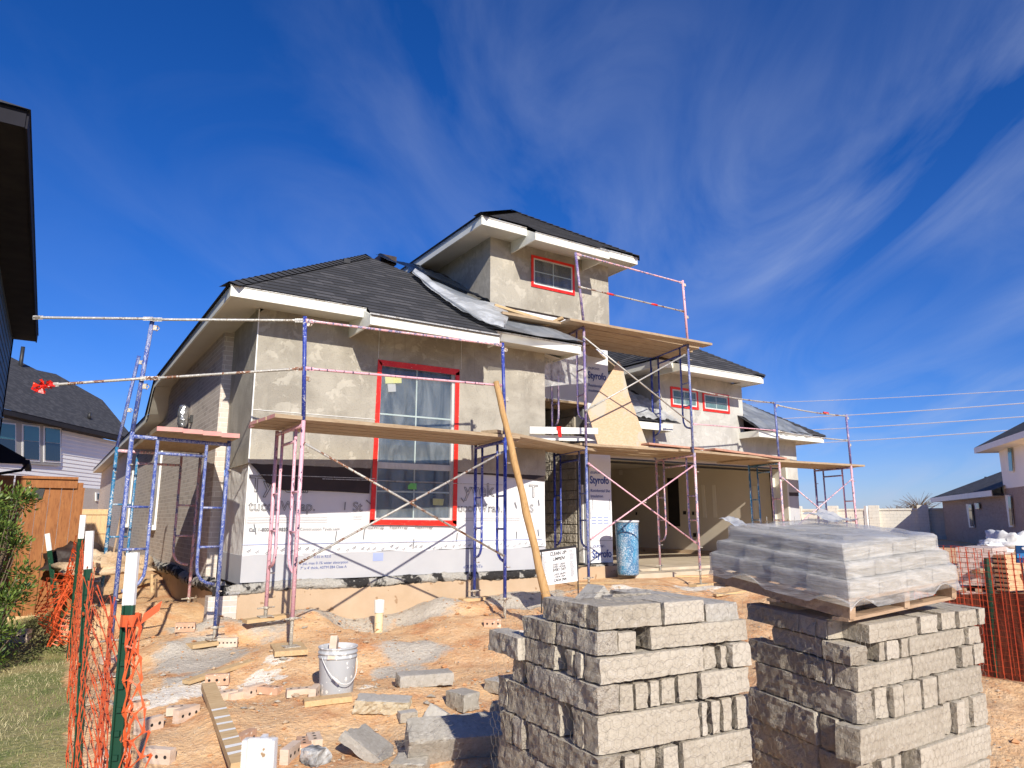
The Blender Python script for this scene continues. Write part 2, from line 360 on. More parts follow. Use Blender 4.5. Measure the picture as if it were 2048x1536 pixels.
m_stone('stone_grey',(.36,.335,.29),(.45,.42,.37),(.55,.52,.47),.35)
m_stone('stone_tan',(.50,.40,.25),(.56,.47,.32),(.48,.46,.40),.5)
m_stone('rubble',(.55,.36,.20),(.72,.56,.38),(.78,.68,.54),.6)
m_stone('porch_stone',(.33,.29,.23),(.43,.38,.31),(.52,.48,.40),1.)
simple('new_brick',(.50,.29,.18),(.56,.36,.24),9.,.9,.4,.004,c3=(.72,.58,.46),s3=30.,t3=.6)
simple('new_brick_pale',(.56,.42,.31),(.66,.53,.42),9.,.9,.4,.004,stretch=(1,1,4))
simple('wire',(.36,.31,.24),(.50,.45,.37),20.,.45,Metallic=.6)
simple('net_orange',(.60,.085,.022),(.72,.13,.035),9.,.5,.1,.002,'World')
simple('net_red',(.46,.05,.018),(.58,.09,.03),9.,.55,.1,.002,'World')
simple('silt_fabric',(.13,.028,.012),(.20,.045,.018),6.,.8,.4,.01,'World',stretch=(1,1,.3))
simple('black_metal',(.02,.02,.022),(.03,.03,.03),5.,.5)
simple('dark_siding',(.085,.11,.135),(.10,.125,.15),2.,.6,.1,.002,'World')
simple('dark_trim',(.010,.010,.016),(.014,.014,.022),2.,.95,.1,.002,'World')
simple('dark_soffit',(.016,.015,.016),(.03,.028,.026),3.,.95,.1,.002,'World')
simple('white_siding',(.86,.85,.83),(.82,.81,.79),1.,.6,.1,.002,'World')
simple('sign_white',(.86,.86,.86),(.83,.83,.83),5.,.4)
simple('sign_blue',(.008,.05,.16),(.01,.06,.18),5.,.4)
simple('sign_light_blue',(.02,.26,.62),(.03,.28,.64),5.,.4)
simple('sticker_green',(.10,.62,.05),(.12,.66,.06),5.,.5)
simple('sticker_yellow',(.66,.66,.20),(.62,.62,.18),5.,.5)
simple('muntin',(.50,.62,.60),(.55,.66,.63),5.,.4)
simple('leaf',(.07,.12,.02),(.04,.075,.015),30.,.45,.1,.002,'World')
simple('leaf_light',(.17,.23,.045),(.12,.18,.03),30.,.45,.1,.002,'World')
simple('twig',(.12,.08,.05),(.16,.11,.07),20.,.8)
simple('blade_green',(.14,.19,.04),(.20,.24,.06),3.,.7,.1,.002,'World')
simple('blade_tan',(.44,.38,.19),(.52,.46,.26),3.,.8,.1,.002,'World')
simple('power_line',(.85,.87,.9),(.85,.87,.9),2.,.4)
simple('pvc_white',(.82,.80,.74),(.76,.73,.66),4.,.45)
simple('pvc_tan',(.78,.60,.36),(.70,.52,.30),6.,.6,.2,.003,c3=(.45,.28,.14),s3=24.,t3=.62)
simple('mirror_wrap',(.75,.76,.78),(.4,.41,.43),20.,.18,.8,.02,bscale=22.,Metallic=.8)
def m_glass(name,col,rough=.06):
    t=NT(name); t.done(t.bsdf(col,rough,**{'Specular_IOR_Level':.7}))
m_glass('dark_glass',(.02,.03,.04)); m_glass('teal_glass',(.05,.16,.17),.12); m_glass('green_glass',(.03,.16,.045),.15); m_glass('deep_glass',(.012,.03,.06))
def m_film(name,col,alpha,rough=.22,bs=.8,sc=7.,st=(1,1,1),kind='World',lo=.4,milky=.5,dist=1.5):
    "thin plastic: part clear, part milky, with a wet-looking sheen and creases"
    t=NT(name); p=t.coord(kind); q=t.scale(p,st); n=t.noise(q,sc,5,.6,dist); m=t.noise(q,sc*4,3,.6,.5)
    hgt=t.math('ADD',n,t.math('MULTIPLY',m,.35)); b=t.bump(hgt,bs,.03)
    c=t.mix(t.ramp(n,.45,.62),col,tuple(min(1,k*1.25) for k in col))
    pr=t.bsdf(c,rough,b,**{'Specular_IOR_Level':.6})
    tl=t.n('ShaderNodeBsdfTranslucent'); t.set(tl,'Color',c); tr=t.n('ShaderNodeBsdfTransparent')
    a=t.n('ShaderNodeMixShader',i_0=milky*.5); t.t.links.new(pr,a.inputs[1]); t.t.links.new(tl.outputs[0],a.inputs[2])
    z=t.n('ShaderNodeMixShader'); t.set(z,'0',t.ramp(n,.35,.62,alpha*lo,alpha)); t.t.links.new(tr.outputs[0],z.inputs[1]); t.t.links.new(a.outputs[0],z.inputs[2])
    t.done(z.outputs[0])
m_film('clear_film',(.36,.39,.42),.85,.16,.35,2.,lo=.8,dist=.8)
m_film('window_film',(.46,.51,.53),.34,.14,.8,3.,(1.6,1.6,.4),lo=.5,dist=1.2)
m_film('shrink_wrap',(.74,.735,.71),.58,.16,.5,3.,(1.,1.,9),lo=.6,dist=2.,milky=.8)
m_film('hanging_film',(.62,.62,.60),.75,.25,.8,4.)
m_film('black_film',(.010,.016,.03),3.,.2,1.,5.)
m_film('milky_film',(.60,.62,.63),.95,.2,.6,3.,lo=.8,dist=.8)
# ---------------------------------------------------------------- ground sheet
def axis(lo,hi,step,far):
    a=[];x=lo
    while x<=hi+1e-6: a.append(x); x+=step
    s=step;L=[];y=lo
    while y>-far: s*=1.28; y-=s; L.append(y)
    s=step;Rr=[];y=a[-1]
    while y<far: s*=1.28; y+=s; Rr.append(y)
    return L[::-1]+a+Rr
def ground():
    xs=axis(-4.2,6.4,.055,900); ys=axis(-7.6,1.9,.055,900)
    g=MB(); nx=len(xs)
    for y in ys:
        for x in xs:
            b,lawn=bumps(x,y); z=H0(x,y)+b
            n=.5*fb(x,y,2,1.6,3)
            gr=0.
            if y<.6 and -1.4<x<4.6:
                gr=sm(-.95,-.25,y+n*.8)*sm(-1.0,-.4,x)*.9
                for (a,c,r) in ((-.55,-1.0,.75),(-.75,-1.75,.45),(1.25,-1.9,.55),(1.0,-2.35,.4),(2.2,-.5,.6),(3.6,-.6,.9)): gr=max(gr,sm(r,r*.35,hypot(x-a,y-c)+n*.4)*.85)
            ch=0.
            for (a,c,r) in ((-.75,-1.9,.55),(-1.05,-2.1,.4),(-.25,-2.0,.35),(.0,-1.75,.25),(4.2,-1.3,.6),(-.35,-2.55,.25),(2.5,-2.0,.3),(5.2,-1,.9),(6.8,-.8,.8),(.5,-2.75,.2),(8,-3,1.5),(12,-3,2),(-1.2,3,.7),(-1.4,5,1)): ch=max(ch,sm(r,r*.3,hypot((x-a),(y-c)*1.3)+n*.45)*.75)
            # excavated pocket round the drain pipe
            z-=.10*exp(-((x-1.3)**2/.12+(y+.45)**2/.10))
            g.v.append((x,y,z)); g.col.append((gr,lawn,ch*(1-lawn),1))
    for j in range(len(ys)-1):
        for i in range(nx-1):
            a=j*nx+i; g.f.append((a,a+1,a+nx+1,a+nx)); g.mi.append(0); g.uv.append([(0,0)]*4); g.sm.append(True)
    o=g.build('ground','dirt',org=(0,0,0)); o['kind']='structure'
ground()
def scatter():
    g=MB(); rnd=random.Random(3)
    ico=[(0,0,1),(.9,0,.3),(.28,.85,.3),(-.72,.53,.3),(-.72,-.53,.3),(.28,-.85,.3),(.3,.2,-.5)]
    fs=[(0,1,2),(0,2,3),(0,3,4),(0,4,5),(0,5,1),(1,6,2),(2,6,3),(3,6,4),(4,6,5),(5,6,1)]
    for k in range(24000):
        x=rnd.uniform(-1.6,5.2); y=-7+7.2*rnd.random()**.8
        if fb(x,y,4,1.1,2)<-.12 and rnd.random()<.7: continue
        if x>-.2 and y>-.05: continue
        r=.0035+.013*rnd.random()**4; r=r+(.012+.02*rnd.random() if rnd.random()<.03 else 0); z=H(x,y)
        M=Matrix.Translation((x,y,z+r*.1))@Matrix.Rotation(rnd.random()*6.3,4,'Z')@Matrix.Diagonal((r*rnd.uniform(.7,1.5),r*rnd.uniform(.6,1.1),r*rnd.uniform(.4,.8),1))
        g.m=rnd.choice((0,0,0,1,2,2))
        g.add([M@Vector([c+rnd.uniform(-.18,.18) for c in p]) for p in ico],fs)
    tag(g.build('gravel',['rubble','stone_sawn','rubble2'],org=(0,0,0)),'loose crumbs of dirt, mortar and gravel over the bare ground','rubble',kind='stuff')
simple('black_streak',(.05,.05,.05),(.62,.62,.60),9.,.8,.6,.01)
simple('rubble2',(.45,.21,.09),(.56,.30,.14),20.,.95,.4,.004)
scatter()
def grass():
    g=MB(); rnd=random.Random(5)
    for k in range(52000):
        y=-6.5+rnd.random()**1.15*14; x=rnd.uniform(-4.6,-1.3)
        b,lawn=bumps(x,y)
        if lawn<rnd.uniform(.35,.75): continue
        z=H0(x,y)+b; h=rnd.uniform(.012,.045)*(1+.5*nz(x,y,2,.8)); a=rnd.random()*6.3; w=.0014+.0014*rnd.random()*(1+max(0,y+3)*.25)
        dx,dy=cos(a)*w,sin(a)*w; lx,ly=rnd.gauss(0,.5)*h,rnd.gauss(0,.5)*h
        g.m=0 if fb(x,y,1,1.1,3)+rnd.uniform(-.5,.5)>.02 else 1
        g.face([(x-dx,y-dy,z-.004),(x+dx,y+dy,z-.004),(x+lx,y+ly,z+h)])
    tag(g.build('grass',['blade_green','blade_tan'],org=(0,0,0)),'short patchy green and straw coloured lawn beside the orange netting','grass',kind='stuff')
grass()
# ---------------------------------------------------------------- roofs
def planehit(x,y,o,n):
    d=Vector(ray(x,y)); c=Vector((CX,CY,EY)); n=Vector(n); return c+d*((Vector(o)-c).dot(n)/d.dot(n))
def clip(poly,b,sgn):
    out=[];n=len(poly)
    for i in range(n):
        p,q=poly[i],poly[(i+1)%n]; dp,dq=(p[1]-b)*sgn,(q[1]-b)*sgn
        if dp>=0: out.append(p)
        if dp*dq<0: t=dp/(dp-dq); out.append((p[0]+(q[0]-p[0])*t,b))
    return out
def shingles(mb,poly,e,h=.142,lift=.009,base=None):
    poly=[Vector(p) for p in poly]; o=Vector(base or poly[0]); e=Vector(e).normalized(); n=(poly[1]-poly[0]).cross(poly[-1]-poly[0]).normalized()
    if n.z<0: n=-n
    s=n.cross(e); 
    if s.z<0: s=-s
    q=[((p-o).dot(e),(p-o).dot(s)) for p in poly]; b0=0. if base else min(k[1] for k in q);b1=max(k[1] for k in q)
    k=0
    while b0+k*h<b1-1e-4:
        lo=b0+k*h; c=clip(clip(q,lo,1),lo+h,-1)
        if len(c)>=3:
            L=lambda p,f=1:o+e*p[0]+s*p[1]+n*(lift*f*(1-(p[1]-lo)/h)+.002)
            wav=.25*sin(k*12.9)
            mb.face([L(p) for p in c],[(p[0]+wav,p[1]) for p in c])
            low=sorted([p for p in c if abs(p[1]-lo)<1e-5])
            if len(low)>=2: a,b=low[0],low[-1]; mb.face([L(a,0),L(b,0),L(b),L(a)],[(0,.001)]*4)
        k+=1
    return mb
def hipcap(mb,a,b,w=.13,n=None):
    a=Vector(a);b=Vector(b);L=(b-a).length;d=(b-a)/L;x=d.cross(Vector((0,0,1))).normalized();k=0
    while k*.14<L:
        p=a+d*(k*.14);q=a+d*min(L,(k+1)*.14+.03); up=Vector((0,0,1))
        for sg in(-1,1):
            mb.face([p+up*.035,p+x*sg*w-up*.045+up*.02,q+x*sg*w-up*.045,q+up*.018],[(0,0),(.1,0),(.1,.14),(0,.14)])
        k+=1
# ---------------------------------------------------------------- the unfinished house
HS=thing('unfinished_house',(0,0,.6),'unfinished house with grey stucco, white wrap, dark hip roofs and open garage','house')
def part(name,mats,fn,parent=None,**k):
    m=MB(); fn(m); return m.build(name,mats,parent=parent or HS,**k)
EACH={'printed_line','corner_trim','fascia','soffit','drip_edge','slab','stucco_lath','garage_track','garage_jamb','felt_flap','foam_board','brick_ledge','garage_interior'}
def solid(name,mats,*boxes,parent=None):
    if name in EACH:
        for b in boxes: m=MB(); m.box(*b); o=m.build(name,mats,parent=parent or HS)
        return o
    m=MB()
    for b in boxes: m.box(*b)
    return m.build(name,mats,parent=parent or HS)
def each(name,mats,fns,parent=None):
    for f in fns: m=MB(); f(m); m.build(name,mats,parent=parent or HS)
wx0,wx1,wz0,wz1=1.60,2.79,1.665,3.80
# stucco front wall round the tall window, a few tool-made waves in the surface
def fr(m):
    def pane(x0,x1,z0,z1):
        nu=max(1,int((x1-x0)/.06)); nv=max(1,int((z1-z0)/.06)); m.smooth=True
        m.grid(lambda a,b:(lerp(x0,x1,a),-.004*fb(lerp(x0,x1,a),lerp(z0,z1,b),0,2.2,3)*(0 if a in(0,1) or b in(0,1) else 1),lerp(z0,z1,b)+(.012*nz(lerp(x0,x1,a)*9,1) if z0==2.35 and b==0 else 0)),nu,nv); m.smooth=False
    pane(0,wx0,2.35,4.27); pane(wx0,wx1,wz1,4.27); pane(wx1,4.36,2.35,4.27)
    m.box(0,wx0,.002,.05,2.352,4.27);m.box(wx1,4.36,.002,.05,2.352,4.27)
    m.box(wx0-.0,wx1,.004,.05,wz1+.001,4.268)
    m.box(-.003,.05,.0,1.36,2.35,4.268)                       # return on the side
    m.box(4.31,4.361,.05,1.2,.95,4.268)
part('stucco_wall','stucco',fr)
part('corner_bead','white_trim',lambda m:(m.box(-.006,.008,-.008,.004,2.36,4.26),m.box(1.585,1.59,-.0075,-.002,3.83,4.26),m.box(2.86,2.865,-.0075,-.002,3.83,4.25),m.box(-.006,wx0,-.006,-.001,2.995,3.001)))
# weather wrap below the stucco
def wrapf(m):
    m.smooth=True
    def w(x0,x1,z0,z1,nu,nv): m.grid(lambda a,b:(lerp(x0,x1,a),.03-.007*fb(lerp(x0,x1,a),lerp(z0,z1,b),3,3.,3)-(.02*(1-b)**6 if z0<1.3 else 0),lerp(z0,z1,b)+(.014*sin(a*9) if b==0 and z0<1.3 else 0)),nu,nv)
    w(.008,wx0,1.275,2.40,40,26); w(wx0,wx1,1.285,wz0,24,10); w(wx1,4.36,1.29,2.40,34,26); m.smooth=False
wrap=part('house_wrap','tyvek',wrapf)
def wraps(m):
    m.smooth=True
    m.grid(lambda a,b:(.022-.022*fb(a*1.2,b*1.4,8,3.2,3)*(1 if 0<a<1 else 0),lerp(.012,1.28,a),lerp(1.28,2.42,b)),26,26)
wr2=part('house_wrap','tyvek_loose',wraps); wr2['label']='creased grey house wrap on the shaded side return'
solid('foam_board','foam_board',(.004,4.355,.012,.06,.975,1.29)); 
solid('foam_board','foam_board',(.010,.04,.06,1.3,.95,1.28))
part('wall_core','dark_void',lambda m:(m.box(.04,wx0,.055,.12,.9,4.2),m.box(wx1,4.30,.055,.12,.9,4.2),m.box(wx0,wx1,.055,.12,.9,wz0-.02),m.box(wx0,wx1,.052,.12,wz1+.02,4.2),m.box(.045,.1,.12,1.4,.9,4.2)))
part('felt_flap','black_felt',lambda m:m.prism([P(x,y,v=.004) for x,y in((500,926),(560,928),(650,931),(742,935),(739,987),(690,984),(619,981),(565,980),(534,965),(514,940))],(0,.008,0)))
part('felt_flap','black_felt',lambda m:m.prism([P(x,y,v=.004) for x,y in((915,939),(1000,945),(1090,951),(1090,962),(1040,957),(985,950),(915,947))],(0,.008,0)))
for a,b,z in((.12,1.6,2.215),(.9,2.6,2.19),(1.9,3.6,2.185)): solid('stucco_lath','galv',(a,b,-.016,-.012,z,z+.008))
# printed lettering on the wrap
for u0 in (.03,1.37,2.78,4.12):
    if u0==.03: text('Tyvek.',.27,frontM(u0,.014,2.02),'print_black',wrap,outline=.0032)
    elif u0==2.78: text('yvek',.27,frontM(u0+.17,.014,2.02),'print_black',wrap,outline=.0032)
    elif u0==4.12: text('T',.27,frontM(u0-.06,.014,2.02),'print_black',wrap,outline=.0032)
    tx={.03:('tuccoWrap.',.06),1.37:('St',0),2.78:('uccoWrap.',.12),4.12:('S',0)}[u0]
    text(tx[0],.165,frontM(u0+tx[1]-.05,.014,1.80),'print_black',wrap,outline=.0024)
text('Call 1-800-448-9835',.055,frontM(.06,.008,1.56),'print_grey',wrap,bold=.0015); text('Construction.Tyvek.com',.05,frontM(.66,.008,1.565),'print_grey',wrap)
text('FlexWrap    FlexWrap      FlexWrap',.065,frontM(1.5,.006,1.575),'print_grey',wrap)
for a,b,z in((.03,1.0,1.66),(.03,1.0,1.69),(.03,1.0,1.72),(2.95,3.9,1.68),(2.95,3.9,1.71),(1.33,1.45,1.7),(1.33,1.45,1.73)): solid('printed_line','print_grey',(a,b,.008,.0105,z,z+.004),parent=wrap)
part('printed_line','print_pale_blue',lambda m:m.box(0.,4.3,.006,.0095,1.402,1.409),parent=wrap)
if 1:
    for x,y,L,a in ((510,1058,.12,-.25),(672,1072,.12,.12),(728,1068,.13,.1),(827,1088,.13,.08),(914,1074,.12,.1),(690,1012,.1,.05),(1032,1010,.1,-.4),(1078,1005,.09,-.2),(1033,1070,.1,.05),(1077,1065,.1,-.15),(738,1005,.1,-.9),(925,1000,.08,-.7),(515,995,.1,-.1)):
        p=P(x,y,v=.008); d=Vector((sin(a),0,cos(a)))*L/2; part('fastener_strip','print_grey',lambda m:m.bar(p-d,p+d,.014,.002,(0,1,0)),parent=wrap)
def ticks(m):
    r=random.Random(9); u=.05
    while u<4.3:
        p=Vector((u,.006,1.33+r.uniform(-.03,.02)-.0*u)); m.bar(p,p+Vector((.05,0,.03)),.006,.002,(0,1,0)); m.bar(p+Vector((.012,0,-.012)),p+Vector((.05,0,.012)),.004,.002,(0,1,0)); u+=r.uniform(.07,.13)
tk=part('printed_ticks','print_grey',ticks,parent=wrap); tk['kind']='stuff'
text('10 psi, max 0.1% water absorption',.045,frontM(.66,.009,1.155),'print_blue',HS); text('7" x 4\' thick, ASTM E84 Class A',.045,frontM(.69,.009,1.10),'print_blue',HS)
text('0.55 in R3.0',.045,frontM(.85,.009,1.23),'print_blue',HS); text('«DUPONT»',.06,frontM(2.95,.009,1.03),'print_blue',HS)
part('printed_line','print_pale_blue',lambda m:(m.box(1.62,1.76,.008,.0115,1.17,1.27),))
# mortar and tar splashed brick ledge, form-board coloured footing
def ledge(m):
    m.smooth=True
    n=150
    def fn(a,b):
        u=lerp(-.30,4.5,a); an=lerp(-1.9,1.75,b); r=.062+.022*fb(u,b*2,1,7.,3)+.012*nz(u,b,4,25); zc=.915+.012*sin(u*3)-.02*(u<.5)*sm(.5,0,u)
        return (u,.012-r*cos(an)*1.05,zc+r*sin(an)*.95)
    m.grid(fn,n,10)
    def fn2(a,b):
        v=lerp(0.,11,a); an=lerp(-1.9,1.75,b); r=.075+.03*fb(v,b*2,9,5.,3)+.015*nz(v,b,4,18); zc=.88+.02*sin(v*2)
        return (-.13-r*cos(an)*1.2,v,zc+r*sin(an))
    m.grid(fn2,170,10); m.smooth=False
part('brick_ledge','tar_ledge',ledge)
text('Moistop',.045,frontM(-.16,-.085,.865),'foam_board',HS)
solid('foundation','concrete_form',(-.02,4.5,-.02,.2,.1,.885),(4.4,6.6,.85,1.,.1,.9),(-.14,.0,.05,26,.2,.86))
part('block_footing','side_brick',lambda m:(m.box(-.34,-.03,-.06,.12,.2,.845),))
def slabs(m): m.box(4.36,6.6,.9,4,.5,.9); m.box(6.5,12.3,.72,8,.4,.835); m.box(6.4,12.6,.3,.72,.3,.79)
part('slab','slab',slabs)
# brick side wall
def sidew(m):
    # holes at the windows are covered by frames standing 2 cm proud
    m.box(-.13,.0,1.36,6.6,.86,4.27); m.box(-.13,.0,6.6,25.9,.86,3.66); m.box(-.13,10,25.9,26.0,.4,3.66)
part('brick_wall','side_brick',sidew)
def sold(m):
    v=1.42
    while v<6.4: m.box(-.136,-.12,v,v+.055,3.93,4.13); v+=.0665
part('soldier_course','side_brick',sold)
def sidewin(v0,v1,z0,z1):
    f=part('window','white_trim',lambda m:(m.box(-.165,-.125,v0,v0+.06,z0,z1),m.box(-.165,-.125,v1-.06,v1,z0,z1),m.box(-.165,-.125,v0+.06,v1-.06,z1-.06,z1),m.box(-.20,-.125,v0-.03,v1+.03,z0-.09,z0)))
    part('pane','clear_pane',lambda m:m.box(-.14,-.132,v0+.06,v1-.06,z0,z1-.06),parent=f)
simple('clear_pane',(.50,.50,.40),(.62,.60,.50),2.,.2,.3,.01,'World',stretch=(1,1,.4))
sidewin(6.75,7.75,1.58,3.35); sidewin(12.2,13.2,1.58,2.95)
part('window_opening','dark_void',lambda m:m.box(-.136,-.12,5.2,6.1,3.15,3.32))
lf=part('wall_light','black_metal',lambda m:(m.box(-.17,-.13,3.42,3.52,3.22,3.34),m.box(-.2,-.17,3.45,3.49,3.27,3.3)))
def bag(m):
    m.smooth=True; c=P(366,830,u=-.24)
    def fn(a,b):
        t=a*2*pi; z=lerp(-.20,.17,b); r=(.07+.03*sin(b*pi)+.02*fb(cos(t),sin(t),b*3,2.5,2))*(.35 if b>.93 else 1)
        return (c.x+r*cos(t)*.8,c.y+r*sin(t),c.z+z)
    m.grid(fn,24,14); m.smooth=False
part('bag','mirror_wrap',bag,parent=lf)
# the tall front window
red=part('red_tape_border','red_tape',lambda m:[m.prism([P(x,y,v=-.006) for x,y in q],(0,-.006,0)) for q in (
 ((756,719),(919,739),(919,751),(762,731)),((756,719),(764,726),(749,1040),(739,1050)),((911,747),(919,742),(913,1050),(905,1046)),((740,1039),(913,1041),(913,1052),(739,1049)))])
fw=solid('window_frame','white_trim',(wx0,wx0+.05,.03,.09,wz0,wz1),(wx1-.05,wx1,.03,.09,wz0,wz1),(wx0+.05,wx1-.05,.03,.09,wz1-.05,wz1),(wx0+.05,wx1-.05,.03,.09,wz0,wz0+.05),(wx0+.05,wx1-.05,.03,.09,2.36,2.44))
solid('window_pane','deep_glass',(wx0+.05,wx1-.05,.07,.078,wz0+.05,wz1-.05),parent=fw)
mu=(wx0+wx1)/2
solid('muntin','muntin',(mu-.008,mu+.008,.055,.068,wz0+.05,wz1-.05),(wx0+.05,wx1-.05,.056,.066,3.08,3.10),(wx0+.05,wx1-.05,.056,.066,2.05,2.07),parent=fw)
for n,mt,q in (('sticker','sticker_yellow',((770,753),(803,752),(803,766),(771,767))),('sticker','foam_board',((775,768),(791,768),(792,783),(777,784))),('sticker','sticker_green',((816,971),(822,966),(833,967),(833,979),(816,978))),('sticker','sticker_yellow',((866,997),(888,998),(886,1011),(866,1010)))):
    part(n,mt,lambda m:m.prism([P(x,y,v=.02) for x,y in q],(0,.003,0)),parent=fw)
def wfilm(m):
    m.smooth=True; m.grid(lambda a,b:(lerp(wx0-.01,wx1+.01,a),-.002+.02*sin(pi*a)*sin(pi*b)*(1+fb(a*3,b*5,1,1.6,2)),lerp(wz0-.01,wz1+.01,b)),30,44)
part('plastic_film','window_film',wfilm,parent=fw)
# fascias and soffits of the front-left wing (overhangs measured from the shadows they cast)
u2=P(740.4,647.6,v=-.75).x; u3=P(999,689.5,v=-.75).x; u4=P(1003.5,684,v=-.47).x; u5=P(1162,707,v=-.47).x
solid('fascia','cream_paint',(-.442,1.20,-.50,-.475,4.215,4.345),(-.442,-.417,-.475,6.25,4.215,4.345),
 (u2,u3,-.75,-.725,4.065,4.20),(u3-.025,u3,-.725,-.47,4.08,4.21),(u3-.02,u5,-.47,-.445,4.205,4.335),(u5-.025,u5,-.445,.9,4.205,4.335))
part('fascia','cream_paint',lambda m:m.grid(lambda a,b:(-.442,lerp(6.25,7.3,a),lerp(4.215,3.635,sm(0,1,a))+.12*b),10,1)); solid('fascia','cream_paint',(-.442,-.417,7.3,26.3,3.635,3.755),(-.442,1,26.29,26.31,3.635,3.755))
def ret(x,vf,vb,vw,z0,z1,zt): part('fascia','cream_paint',lambda m:m.prism([(x,vf,z0),(x,vw,z0),(x,vw,zt-.07),(x,vb,zt-.07),(x,vb,zt-.02),(x,vf,z1)],(.025,0,0)))
ret(u2,-.725,-.475,0,4.06,4.20,4.34)
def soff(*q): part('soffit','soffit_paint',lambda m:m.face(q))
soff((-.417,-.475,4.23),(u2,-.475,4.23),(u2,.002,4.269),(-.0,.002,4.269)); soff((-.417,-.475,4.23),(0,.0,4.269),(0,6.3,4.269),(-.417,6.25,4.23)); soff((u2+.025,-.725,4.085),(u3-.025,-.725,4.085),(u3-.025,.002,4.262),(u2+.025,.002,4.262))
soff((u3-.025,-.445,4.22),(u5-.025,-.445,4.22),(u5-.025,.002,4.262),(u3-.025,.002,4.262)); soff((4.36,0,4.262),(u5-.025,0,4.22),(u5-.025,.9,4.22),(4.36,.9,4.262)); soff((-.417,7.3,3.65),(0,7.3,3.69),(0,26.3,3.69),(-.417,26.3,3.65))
part('soffit','soffit_paint',lambda m:m.grid(lambda a,b:(lerp(-.417,0,b),lerp(6.25,7.3,a),lerp(4.225,3.645,sm(0,1,a))+.04*b),10,1))
solid('drip_edge','galv',(-.45,1.20,-.51,-.50,4.335,4.356),(u2-.01,u3,-.76,-.75,4.19,4.212),(u3,u5+.01,-.48,-.47,4.325,4.345))
S=.667; EZ=4.357
def zr(v): return EZ+S*(v+.50)
A_=Vector((2.16,2.13,zr(2.13)))
def roof1(m):
    EL=(-.47,-.52,zr(-.52)); B=(-.47,-.77,zr(-.77))
    shingles(m,[EL,(1.20,-.52,zr(-.52)),A_],(1,0,0),base=B)
    shingles(m,[(1.20,-.52,zr(-.52)),(u2,-.77,zr(-.77)),(u3,-.77,zr(-.77)),(u3+.05,-.50,zr(-.50)),(u5+.03,-.49,zr(-.49)),A_],(1,0,0),base=B)
    shingles(m,[EL,A_,(2.16,6.3,A_.z),(-.47,6.3,EL[2])],(0,1,0))
    m.face([(2.16,6.3,A_.z),A_,(u5+.03,-.49,zr(-.49)),(5,6.3,4.2)],[(0,0)]*4)
    hipcap(m,EL,A_); hipcap(m,A_,(2.16,6.3,A_.z))
    m.face([(-.47,6.3,4.35),(-.47,7.3,3.77),(2,7.3,5.2),(2.16,6.3,A_.z)],[(0,0)]*4)
    m.face([(-.47,7.3,3.77),(-.47,26.3,3.77),(5,26.3,6.5),(5,7.3,6.5)],[(0,0),(19,0),(19,6),(0,6)])
    m.box(-.46,1.20,-.51,-.50,4.345,4.355)
RF=part('roof','shingle',roof1)
part('roof_vent','black_metal',lambda m:m.box(1.52,1.62,1.36,1.5,zr(1.42)-.02,zr(1.42)+.05),parent=RF)
# tower
solid('tower_wall','stucco',(3.96,6.61,1.0,1.12,5.29,6.47),(3.96,4.08,1.12,4.2,4.6,6.47),(6.49,6.61,1.12,4.2,4.6,6.47))
solid('tower_base_flashing','black_felt',(3.98,6.6,1.02,1.1,5.24,5.288))
t1=P(1055,472,v=.51).x; t2=P(1071,479,v=.25).x; t3=P(1219,517,v=.25).x; t4=P(1275,529,v=.52).x
solid('fascia','cream_paint',(3.49,t2,.51,.535,6.412,6.55),(t2,t3,.25,.275,6.255,6.39),(t3-.025,t4,.52,.545,6.43,6.56),(3.49,3.515,.535,4.4,6.412,6.55),(t4-.025,t4,.545,4.4,6.43,6.55))
ret(t2,.275,.51,1.,6.26,6.39,6.54); ret(t3-.025,.275,.51,1.,6.26,6.39,6.54)
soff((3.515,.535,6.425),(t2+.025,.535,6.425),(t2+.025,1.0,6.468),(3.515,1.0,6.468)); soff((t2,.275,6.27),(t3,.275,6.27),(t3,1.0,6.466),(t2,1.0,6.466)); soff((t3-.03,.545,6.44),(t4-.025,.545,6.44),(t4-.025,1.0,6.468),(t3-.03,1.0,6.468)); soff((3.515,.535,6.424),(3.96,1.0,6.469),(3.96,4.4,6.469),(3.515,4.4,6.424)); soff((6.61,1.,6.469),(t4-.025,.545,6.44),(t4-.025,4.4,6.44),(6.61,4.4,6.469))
solid('drip_edge','galv',(3.48,t2,.50,.51,6.54,6.56),(t2,t3,.24,.25,6.38,6.40),(t3,t4+.01,.51,.52,6.54,6.565),(3.48,3.49,.51,4.4,6.54,6.56))
def roof2(m):
    zt=6.575;a=(3.46,.48,zt);b=(t4+.03,.49,zt);S2=.667;t=(b[0]-a[0])/2;ap=(a[0]+t,.48+t,zt+S2*t);ap2=(ap[0],3.2,ap[2])
    shingles(m,[a,(t2,.48,zt),(t2,.22,zt-.173),(t3,.22,zt-.173),(t3,.49,zt),b,ap],(1,0,0),base=(a[0],.22,zt-.173)); shingles(m,[a,ap,ap2,(3.46,4.4,zt)],(0,1,0)); m.face([b,(b[0],4.4,zt),ap2,ap],[(0,0)]*4)
    hipcap(m,a,ap);hipcap(m,b,ap)
part('roof','shingle',roof2)
